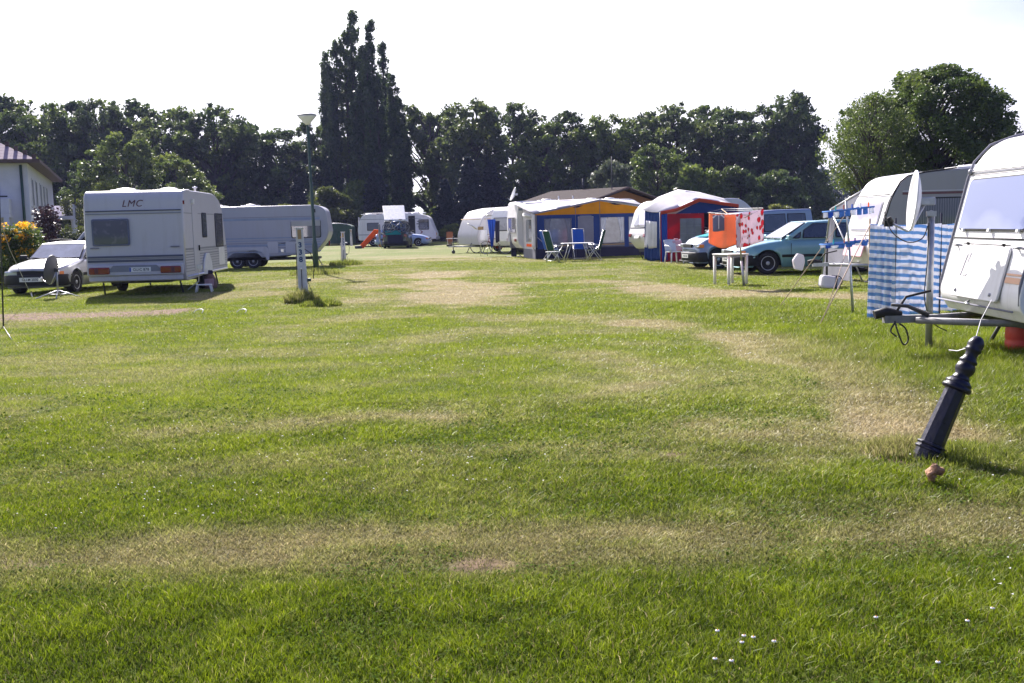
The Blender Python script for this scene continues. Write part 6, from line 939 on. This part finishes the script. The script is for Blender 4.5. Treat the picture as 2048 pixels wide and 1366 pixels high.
for x, y, D_, sd_, lf, k_, w_, nm, lb in ((262, 268, 100, 4, 'leaf_mid', 'broad', 0.95, 'broadleaf_tree', 'olive-green lower tree rising just behind the large white caravan roof'), (350, 320, 98, 5, 'leaf_mid', 'broad', 1.2, 'broadleaf_tree', 'short mid-green tree behind the right end of the large white caravan'), (215, 312, 104, 1, 'leaf_mid', 'broad', 1.2, 'broadleaf_tree', 'short mid-green tree behind the left end of the large white caravan'),
  (600, 345, 108, 11, 'leaf_spruce', 'spruce', 1.2, 'spruce_tree', 'dark spruce just left of the tall street lamp post'), (755, 322, 107, 12, 'leaf_spruce', 'spruce', 1.15, 'spruce_tree', 'dark spruce standing before the poplars above the raised van roof'), (940, 306, 108, 11, 'leaf_spruce', 'spruce', 1.25, 'spruce_tree', 'large dark spruce above the cream caravan'), (985, 318, 110, 12, 'leaf_spruce', 'spruce', 1.2, 'spruce_tree', 'second spruce, right of the large one above the cream caravan'), (892, 352, 106, 12, 'leaf_spruce', 'spruce', 1.2, 'spruce_tree', 'low dark spruce above the front of the motorhome'),
  (1228, 318, 96, 21, 'leaf_silver', 'bush', 0.80, 'young_tree', 'pale silvery rounded tree behind the orange-brown gable'), (1312, 290, 104, 3, 'leaf_mid', 'broad', 0.95, 'young_tree', 'fresh green tree right of the pale silvery one'), (1400, 312, 100, 22, 'leaf_mid', 'bush', 0.9, 'young_tree', 'rounded green tree above the red-edged awning roof'), (1470, 330, 100, 21, 'leaf_dark', 'bush', 0.9, 'young_tree', 'rounded dark green tree above the left part of the tall-roofed van'), (1545, 325, 101, 22, 'leaf_dark', 'bush', 1.0, 'young_tree', 'rounded dark green tree above the right part of the tall-roofed van'),
  (655, 372, 104, 21, 'leaf_yellow', 'bush', 1.1, 'bush', 'yellow-green bush right of the tall street lamp post'), (715, 345, 108, 22, 'leaf_mid', 'bush', 0.8, 'bush', 'mid-green bush at the foot of the poplars behind the far lamps'), (560, 398, 102, 22, 'leaf_yellow', 'bush', 1.2, 'bush', 'low yellowish bush above the twin-axle caravan roof'), (905, 446, 100, 21, 'leaf_mid', 'bush', 1.3, 'bush', 'low bright bush right of the motorhome'), (1560, 400, 90, 22, 'leaf_yellow', 'bush', 1.2, 'bush', 'low yellowish bush right behind the tall-roofed van')):
    tree(nm, lb, x, y, D_, k_, sd_, 16000 if k_ == 'bush' else (20000 if k_ == 'spruce' else 26000), 0.045 if k_ == 'bush' else (0.026 if k_ == 'spruce' else 0.021), lf, w_, GB_ if nm == 'broadleaf_tree' else None, cat='bush' if nm == 'bush' else 'tree')
for x, y, w_, sd_, lb in ((667, 104, 1.0, 31, 'leftmost slim poplar plume of the tall cluster'), (686, 80, 0.95, 32, 'second poplar plume from the left in the tall cluster'), (722, 22, 1.05, 33, 'tallest poplar with the highest tip'), (756, 42, 0.9, 34, 'second tallest poplar, right of the highest tip'), (779, 84, 1.0, 35, 'shorter pointed poplar right of the second tallest one'),
    (796, 148, 1.15, 31, 'low poplar near the right edge of the tall cluster'), (808, 196, 1.2, 32, 'lowest poplar, at the right edge of the tall cluster'), (704, 62, 1.0, 35, 'poplar between the left plumes and the tallest one'), (738, 92, 1.1, 32, 'poplar filling the notch below the two highest tips'), (765, 150, 1.1, 33, 'poplar in front of the right half of the tall cluster')):
    tree('poplar_tree', lb, x, y, 113+(x*7 % 9), 'poplar', sd_, 42000, 0.0095, 'leaf_poplar' if x != 704 else 'leaf_mid', w_*0.96, 'tall poplars')
tree('large_tree', 'big dense dark tree with rounded crown above the grey-sided caravan', 1868, 136, 52, 'dense', 41, 170000, 0.0125, 'leaf_mid', 1.18, 'large trees at the right'); tree('large_tree', 'airy smaller tree left of the big dense one, sky showing through', 1728, 186, 49, 'high', 42, 26000, 0.012, 'leaf_mid', 0.80, 'large trees at the right'); tree('large_tree', 'tree crown cut by the right edge above the near white caravan', 2085, 262, 56, 'dense', 43, 50000, 0.016, 'leaf_dark', 1.0, 'large trees at the right')
# undergrowth along the foot of the tree belt, and the distant wood
g_ = random.Random(5); bl_ = []
for k in range(620):
    x = g_.uniform(-62, 36); 
    if -14.5 < x < -9.2 and False: continue
    bl_.append((x, g_.uniform(112, 122), g_.uniform(0.3, 4.8)*(0.45 if -14 < x < -8 else 1), g_.uniform(1.0, 1.9), 0.8))
V, F_, r_ = leafcloud(bl_, 120000, 0.34, 5); tag(fast('undergrowth', V, F_, ['leaf_dark'], [('rnd', 'POINT', r_)]), 'dark undergrowth at the foot of the tree belt', 'undergrowth', kind='stuff')
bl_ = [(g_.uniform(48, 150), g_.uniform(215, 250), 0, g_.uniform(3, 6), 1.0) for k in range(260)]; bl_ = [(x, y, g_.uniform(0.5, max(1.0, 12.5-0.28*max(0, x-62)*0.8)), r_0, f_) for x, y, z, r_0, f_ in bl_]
V, F_, r_ = leafcloud(bl_, 60000, 0.7, 6); tag(fast('distant_wood', V, F_, ['leaf_hazed'], [('rnd', 'POINT', r_)]), 'distant hazy wood seen through the gap left of the right-hand trees', 'wood', kind='stuff')
# flowering hedge and purple shrub at the left
hb_ = ad(28, 470, 33.5)
def shrub(name, label, c, blobs, n, size, leaf, seed, cat='shrub'):
    t = thing(name, label, cat, Vector((c.x, c.y, 0))); V, F_, r_ = leafcloud(blobs, n, size, seed); fast('foliage', V, F_, [leaf], [('rnd', 'POINT', r_)], parent=t); m = MB()
    for b in blobs[::2]: m.tube([(b[0]*0.4, b[1]*0.4, 0), (b[0]*0.8, b[1]*0.8, b[2]*0.6), tuple(b[:3])], [0.02, 0.014, 0.004], 5)
    m.build('stem', 'bark', t); return t
g_ = random.Random(9)
bs = [(g_.uniform(-1.6, 1.0), g_.uniform(-0.5, 0.6), 0, g_.uniform(0.3, 0.5), 0.9) for k in range(40)]; bs = [(x, y, g_.uniform(0.3, 1.75-0.35*max(0, x)), r0, f) for x, y, z, r0, f in bs]
hs = shrub('flowering_bush', 'dark green bush topped with yellow-orange flowers behind the silver car', hb_, bs, 16000, 0.075, 'leaf_mid', 51, 'bush')
fl = [(g_.gauss(x, 0.1), g_.gauss(y-0.1, 0.1), z+0.05, 0.26, 0.5) for x, y, z, r0, f in bs if z > 0.95 or (x > 0.4 and z > 0.7)]; fl += [(g_.uniform(-1.7, 0.6), -0.2, g_.uniform(1.6, 1.9), 0.25, 0.5) for k in range(14)]+[(0.6+g_.uniform(-.2, .3), -0.5, 1.2+g_.uniform(-.3, .4), 0.17, .7) for k in range(8)]; V, F_, r_ = leafcloud(fl, 5200, 0.06, 52); fast('blossom', V, F_, ['petal_yellow'], [('rnd', 'POINT', r_)], parent=hs)
c_ = ad(92, 470, 37); bs = [(g_.gauss(0, 0.5), g_.gauss(0, 0.3), 0.3+2.1*g_.random()**0.8, g_.uniform(0.16, 0.3), 1.1) for k in range(40)]; shrub('purple_shrub', 'purple-leaved shrub right of the yellow-flowered bush', c_, [(x*(1.25-0.35*z), y, z, r0, f) for x, y, z, r0, f in bs], 3000, 0.10, 'leaf_purple', 53)
c_ = ad(70, 480, 35.2); bs = [(g_.uniform(-1.2, 1.7), g_.uniform(-0.3, 0.3), g_.uniform(0.15, 0.95), g_.uniform(0.25, 0.4), 0.9) for k in range(22)]; shrub('low_hedge', 'low dark green hedge behind the roof of the silver car', c_, bs, 7000, 0.07, 'leaf_dark', 54, 'hedge')
c_ = ad(148, 470, 70); bs = [(g_.uniform(-1.6, 1.6), g_.uniform(-0.3, 0.3), g_.uniform(0.3, 1.9), g_.uniform(0.3, 0.5), 0.9) for k in range(20)]; shrub('low_hedge', 'hedge with reddish tint between the white house terrace and the large caravan', c_, bs, 5000, 0.12, 'leaf_yellow', 55, 'hedge')
c_ = ad(148, 405, 88.5); bs = [(g_.uniform(-0.9, 0.9), 0, g_.uniform(2.6, 4.4), g_.uniform(0.3, 0.5), 1.2) for k in range(16)]; shrub('climbing_plant', 'brownish climbing plant hanging over the terrace corner of the white house', c_, bs, 2500, 0.14, 'leaf_yellow', 56, 'climber')
def weeds(label, p, R_, h_, n, seed, leaf='leaf_yellow', brown=0.0):
    g = np.random.default_rng(seed); a_ = g.random(n)*2*PI; r0 = R_*np.sqrt(g.random(n)); x = r0*np.cos(a_); y = r0*np.sin(a_); hh = h_*(0.35+0.65*g.random(n))*(1.1-0.6*(r0/R_)); lx = g.normal(size=n)*0.35*hh; ly = g.normal(size=n)*0.35*hh; w = (0.006+0.006*g.random(n))*(0.32 if p.y < 9 else (0.6 if p.y < 15 else 1)); pa = g.random(n)*PI
    B0 = np.stack([x-w*np.cos(pa), y-w*np.sin(pa), np.full(n, -0.01)], 1); B1 = np.stack([x+w*np.cos(pa), y+w*np.sin(pa), np.full(n, -0.01)], 1); M0 = np.stack([x+lx*0.4-w*0.7*np.cos(pa), y+ly*0.4-w*0.7*np.sin(pa), hh*0.6], 1); M1 = np.stack([x+lx*0.4+w*0.7*np.cos(pa), y+ly*0.4+w*0.7*np.sin(pa), hh*0.6], 1); T_ = np.stack([x+lx, y+ly, hh], 1)
    V = np.stack([B0, B1, M1, M0, T_], 1).reshape(-1, 3); i_ = np.arange(n)[:, None]*5; F1 = np.concatenate([i_+np.array([[0, 1, 2]]), i_+np.array([[0, 2, 3]]), i_+np.array([[3, 2, 4]])], 0)
    o = fast('weed_tuft', V, F1, ['blade'], [('dry', 'POINT', np.repeat(np.clip(g.random(n)*0.35*(1+brown)+brown*0.25, 0, 1), 5)), ('rnd', 'POINT', np.repeat(g.random(n), 5))]); o.location = p; tag(o, label, 'weeds', 'tufts of tall grass at posts', 'thing'); return o
# ---------------------------------------------------------------- grass
m = bpy.data.materials.new('blade'); t, b, o = nodes(m); MATS['blade'] = m
def A_(n): a = t.nodes.new('ShaderNodeAttribute'); a.attribute_name = n; return a.outputs['Fac']
g1 = ramp(t, A_('rnd'), [(0.0, (0.034, 0.060, 0.005)), (0.5, (0.125, 0.185, 0.006)), (1.0, (0.27, 0.335, 0.012))]); d1 = ramp(t, A_('rnd'), [(0.0, (0.20, 0.16, 0.08)), (0.5, (0.37, 0.30, 0.145)), (1.0, (0.58, 0.49, 0.31))])
mxn = t.nodes.new('ShaderNodeMix'); mxn.data_type = 'RGBA'; t.links.new(A_('dry'), mxn.inputs[0]); t.links.new(g1, mxn.inputs[6]); t.links.new(d1, mxn.inputs[7]); t.links.new(mxn.outputs[2], b.inputs['Base Color']); b.inputs['Roughness'].default_value = 0.5; b.inputs['Specular IOR Level'].default_value = 0.25
tr = t.nodes.new('ShaderNodeBsdfTranslucent'); t.links.new(mxn.outputs[2], tr.inputs[0]); ms = t.nodes.new('ShaderNodeMixShader'); ms.inputs[0].default_value = 0.42; t.links.new(b.outputs[0], ms.inputs[1]); t.links.new(tr.outputs[0], ms.inputs[2]); t.links.new(ms.outputs[0], o.inputs[0])
def blades(y0, y1, dens, pw, wsc, nseg, seed, hmul=1.0):
    g = np.random.default_rng(seed); YY = np.linspace(y0, y1, 400); wd = 1.12*YY+10; pdf = dens*(5/np.maximum(YY, 5))**pw*wd; cum = np.cumsum(pdf)*(YY[1]-YY[0]); n = int(cum[-1]); y = np.interp(g.random(n)*cum[-1], cum, YY); x = (g.random(n)-0.5)*(1.12*y+10); kk = (np.abs(x) < 0.56*y+1.0) | (g.random(n) < 0.4); x, y = x[kk], y[kk]; n = len(x)
    dr, so_, lu = field(x, y); z0 = hgt(x, y); clump = vn(x+3, y, 0.11)*0.5+vn(x, y+3, 0.35)*0.5
    wt = np.zeros(n)
    for (wx, wy) in WT[:1]: pass
    tall = np.clip((x-(2.55+(y-7)*0.10)), 0, 1)*(y > 5.5)*(y < 14)*0.5+np.exp(-((x-bb.x)**2+(y-bb.y)**2)/0.12)*0.35
    hh = (0.015+0.030*clump+0.012*lu+0.050*tall)*(0.6+0.8*g.random(n))*(1-0.45*dr)*hmul; keep = g.random(n) > so_*0.9; scale = (np.maximum(y, 4)/5)**0.62; hh *= np.clip(scale, 1, 1.25)
    w = (0.0012+0.0018*g.random(n)**2+0.0003)*scale*wsc; pa = g.random(n)*2*PI; ln = np.abs(g.normal(size=n))*0.5+0.2+0.5*dr; la = g.random(n)*2*PI; lx = np.cos(la)*ln*hh; ly = np.sin(la)*ln*hh; z0 = z0-0.004
    mw = np.clip((y-4.6)/4.5, 0, 1)*(1-0.45*lu)*(1-tall.clip(0, 1)); hh = hh*(1-0.25*mw)
    d_ = np.clip((dr*1.0-0.04)+0.05*mw+g.normal(size=n)*0.16, 0, 1); d_ = np.where(g.random(n) < 0.035, 0.9, d_); rn = np.clip(g.random(n)*0.75+(clump-0.35)*0.7-0.02+0.24*mw, 0, 1)
    c_, s_ = np.cos(pa)*w, np.sin(pa)*w
    if nseg == 2:
        V = np.stack([np.stack([x-c_, y-s_, z0], 1), np.stack([x+c_, y+s_, z0], 1), np.stack([x+lx*0.35+c_*0.8, y+ly*0.35+s_*0.8, z0+hh*0.62], 1), np.stack([x+lx*0.35-c_*0.8, y+ly*0.35-s_*0.8, z0+hh*0.62], 1), np.stack([x+lx, y+ly, z0+hh*0.95], 1)], 1)[keep]; k5 = 5
        i_ = np.arange(len(V))[:, None]*5; F1 = np.concatenate([i_+np.array([[0, 1, 2]]), i_+np.array([[0, 2, 3]]), i_+np.array([[3, 2, 4]])], 0)
    else:
        V = np.stack([np.stack([x-c_, y-s_, z0], 1), np.stack([x+c_, y+s_, z0], 1), np.stack([x+lx, y+ly, z0+hh], 1)], 1)[keep]; k5 = 3; F1 = np.arange(len(V)*3).reshape(-1, 3)
    return fast('grass', V.reshape(-1, 3), F1, ['blade'], [('dry', 'POINT', np.repeat(d_[keep], k5)), ('rnd', 'POINT', np.repeat(rn[keep], k5))])
tag(blades(1.0, 9.0, 17000, 1.3, 1.0, 2, 11), 'short lawn grass in the foreground', 'grass', kind='stuff')
tag(blades(9.0, 50.0, 17000, 1.5, 1.1, 1, 12), 'short lawn grass farther back', 'grass', kind='stuff')
weeds('tuft of tall grass and weeds round the foot of the nearest numbered post', at(604, 606), 0.36, 0.38, 2200, 61, brown=0.5); weeds('tall grass right of the nearest numbered post', at(642, 612), 0.42, 0.20, 1600, 67)
weeds('tuft of grass round the foot of the tall street lamp', at(633, 550), 0.9, 0.32, 1500, 62, brown=0.3); weeds('grass tuft at the foot of the small numbered post', at(692, 530), 0.7, 0.34, 1000, 63)
weeds('dry grass tuft left of the leaning bollard', at(1812, 905), 0.26, 0.16, 2400, 64, brown=0.8); weeds('green grass tuft right of the leaning bollard foot', at(1915, 915), 0.38, 0.13, 3200, 65); weeds('grass tuft round the dish post foot', at(1857, 700), 0.35, 0.2, 700, 66)
# daisies: the larger ones one by one, the rest as scattered heads, many added as white grass glints
dm = MB(); dm.lathe([(0.001, 0.004), (0.004, 0.005), (0.0085, 0.003), (0.0085, 0.0005), (0.001, 0)], 10); dmesh = None
for i, (x, y) in enumerate(((1435, 1262), (1488, 1272), (1484, 1285), (1507, 1275), (1548, 1283), (1430, 1318), (1463, 1322), (1985, 1217), (1876, 1325), (1752, 1235), (1935, 1242), (1845, 768), (1858, 772), (1822, 782), (2008, 782), (2016, 800), (2003, 828), (1975, 848))):
    p = at(x, y, 0.04)
    if dmesh is None: d_ = tag(dm.build('daisy', 'cloth_white', None, 0, p), '', 'flower'); MB().tube([(0, 0, -0.055), (0.004, 0, 0)], 0.0012, 4).build('stem', 'leaf_mid', d_); MB().lathe([(0.003, 0.0045), (0.002, 0.0065), (0.001, 0.008)], 8).build('flower_centre', 'petal_yellow', d_); dmesh = d_
    else: d_ = copy_tree(dmesh); d_.location = p
    tag(d_, 'white daisy in the right foreground lawn, lower right of the picture' if y > 1000 else 'white daisy in the tall grass between the leaning bollard and the white caravan', 'flower', 'daisies in the lower foreground' if y > 1000 else 'daisies by the leaning bollard')
g = np.random.default_rng(78); n = 60000; y = 2.6+g.random(n)**1.1*7.5; x = (g.random(n)-0.5)*(1.12*y+2.2); cz = vn(x+40, y+11, 0.9)*0.6+vn(x, y+50, 0.22)*0.4; dr_, so2, lu_ = field(x, y); kp = (cz > 0.50) & (dr_ < 0.5) & (so2 < 0.4); x, y, cz = x[kp], y[kp], cz[kp]; n = len(x); zz = hgt(x, y)+0.008+0.022*g.random(n); r_ = (0.004+0.005*g.random(n))*(np.maximum(y, 4)/5)**0.5; a0 = g.random(n)*6.28; tx, ty = g.normal(size=n)*0.35, g.normal(size=n)*0.35
V = np.stack([np.stack([x+r_*np.cos(a0+q_), y+r_*np.sin(a0+q_), zz+r_*(tx*np.cos(a0+q_)+ty*np.sin(a0+q_))], 1) for q_ in (0, 1.3, 2.6, 3.9, 5.2)], 1).reshape(-1, 3); tag(fast('clover_leaves', V, np.arange(n*5).reshape(-1, 5), ['clover'], [('dry', 'POINT', np.zeros(n*5)), ('rnd', 'POINT', np.repeat(np.clip(g.random(n)*0.6+0.1, 0, 1), 5))]), 'small round clover leaves among the near lawn grass', 'clover', kind='stuff')
g = np.random.default_rng(77); n = 1700; y = g.random(n)**1.3*26+4; x = (g.random(n)-0.5)*(1.0*y+1); cz = vn(x+20, y, 2.2); kp = (cz > 0.55) | (x > 2.6+0.25*(y-7)); x, y = x[kp], y[kp]; n = len(x); r_ = (0.003+0.004*g.random(n)**3)*(1+y/13)
V = np.stack([np.stack([x+r_*math.cos(k*PI/3+0.3), y+r_*math.sin(k*PI/3+0.3), hgt(x, y)+0.05+0.002*k], 1) for k in range(6)], 1).reshape(-1, 3); tag(fast('clover_and_glint_specks', V, np.arange(n*6).reshape(-1, 6), ['cloth_white']), 'tiny white clover and daisy heads, many standing in for glints, scattered in the lawn', 'flowers', kind='stuff')

# ---------------------------------------------------------------- thin bluish air
hz = bpy.data.materials.new('air'); hz.use_nodes = True; t = hz.node_tree; t.nodes.clear(); o = t.nodes.new('ShaderNodeOutputMaterial'); pv = t.nodes.new('ShaderNodeVolumePrincipled')
pv.inputs['Color'].default_value = (0.50, 0.56, 1.0, 1); pv.inputs['Density'].default_value = 0.00017; pv.inputs['Anisotropy'].default_value = 0.2; t.links.new(pv.outputs[0], o.inputs['Volume']); MATS['air'] = hz
tag(MB().box((0, 150, 14), (420, 330, 32)).build('haze', 'air'), 'thin bluish haze in the air over the campsite', None, kind='stuff')
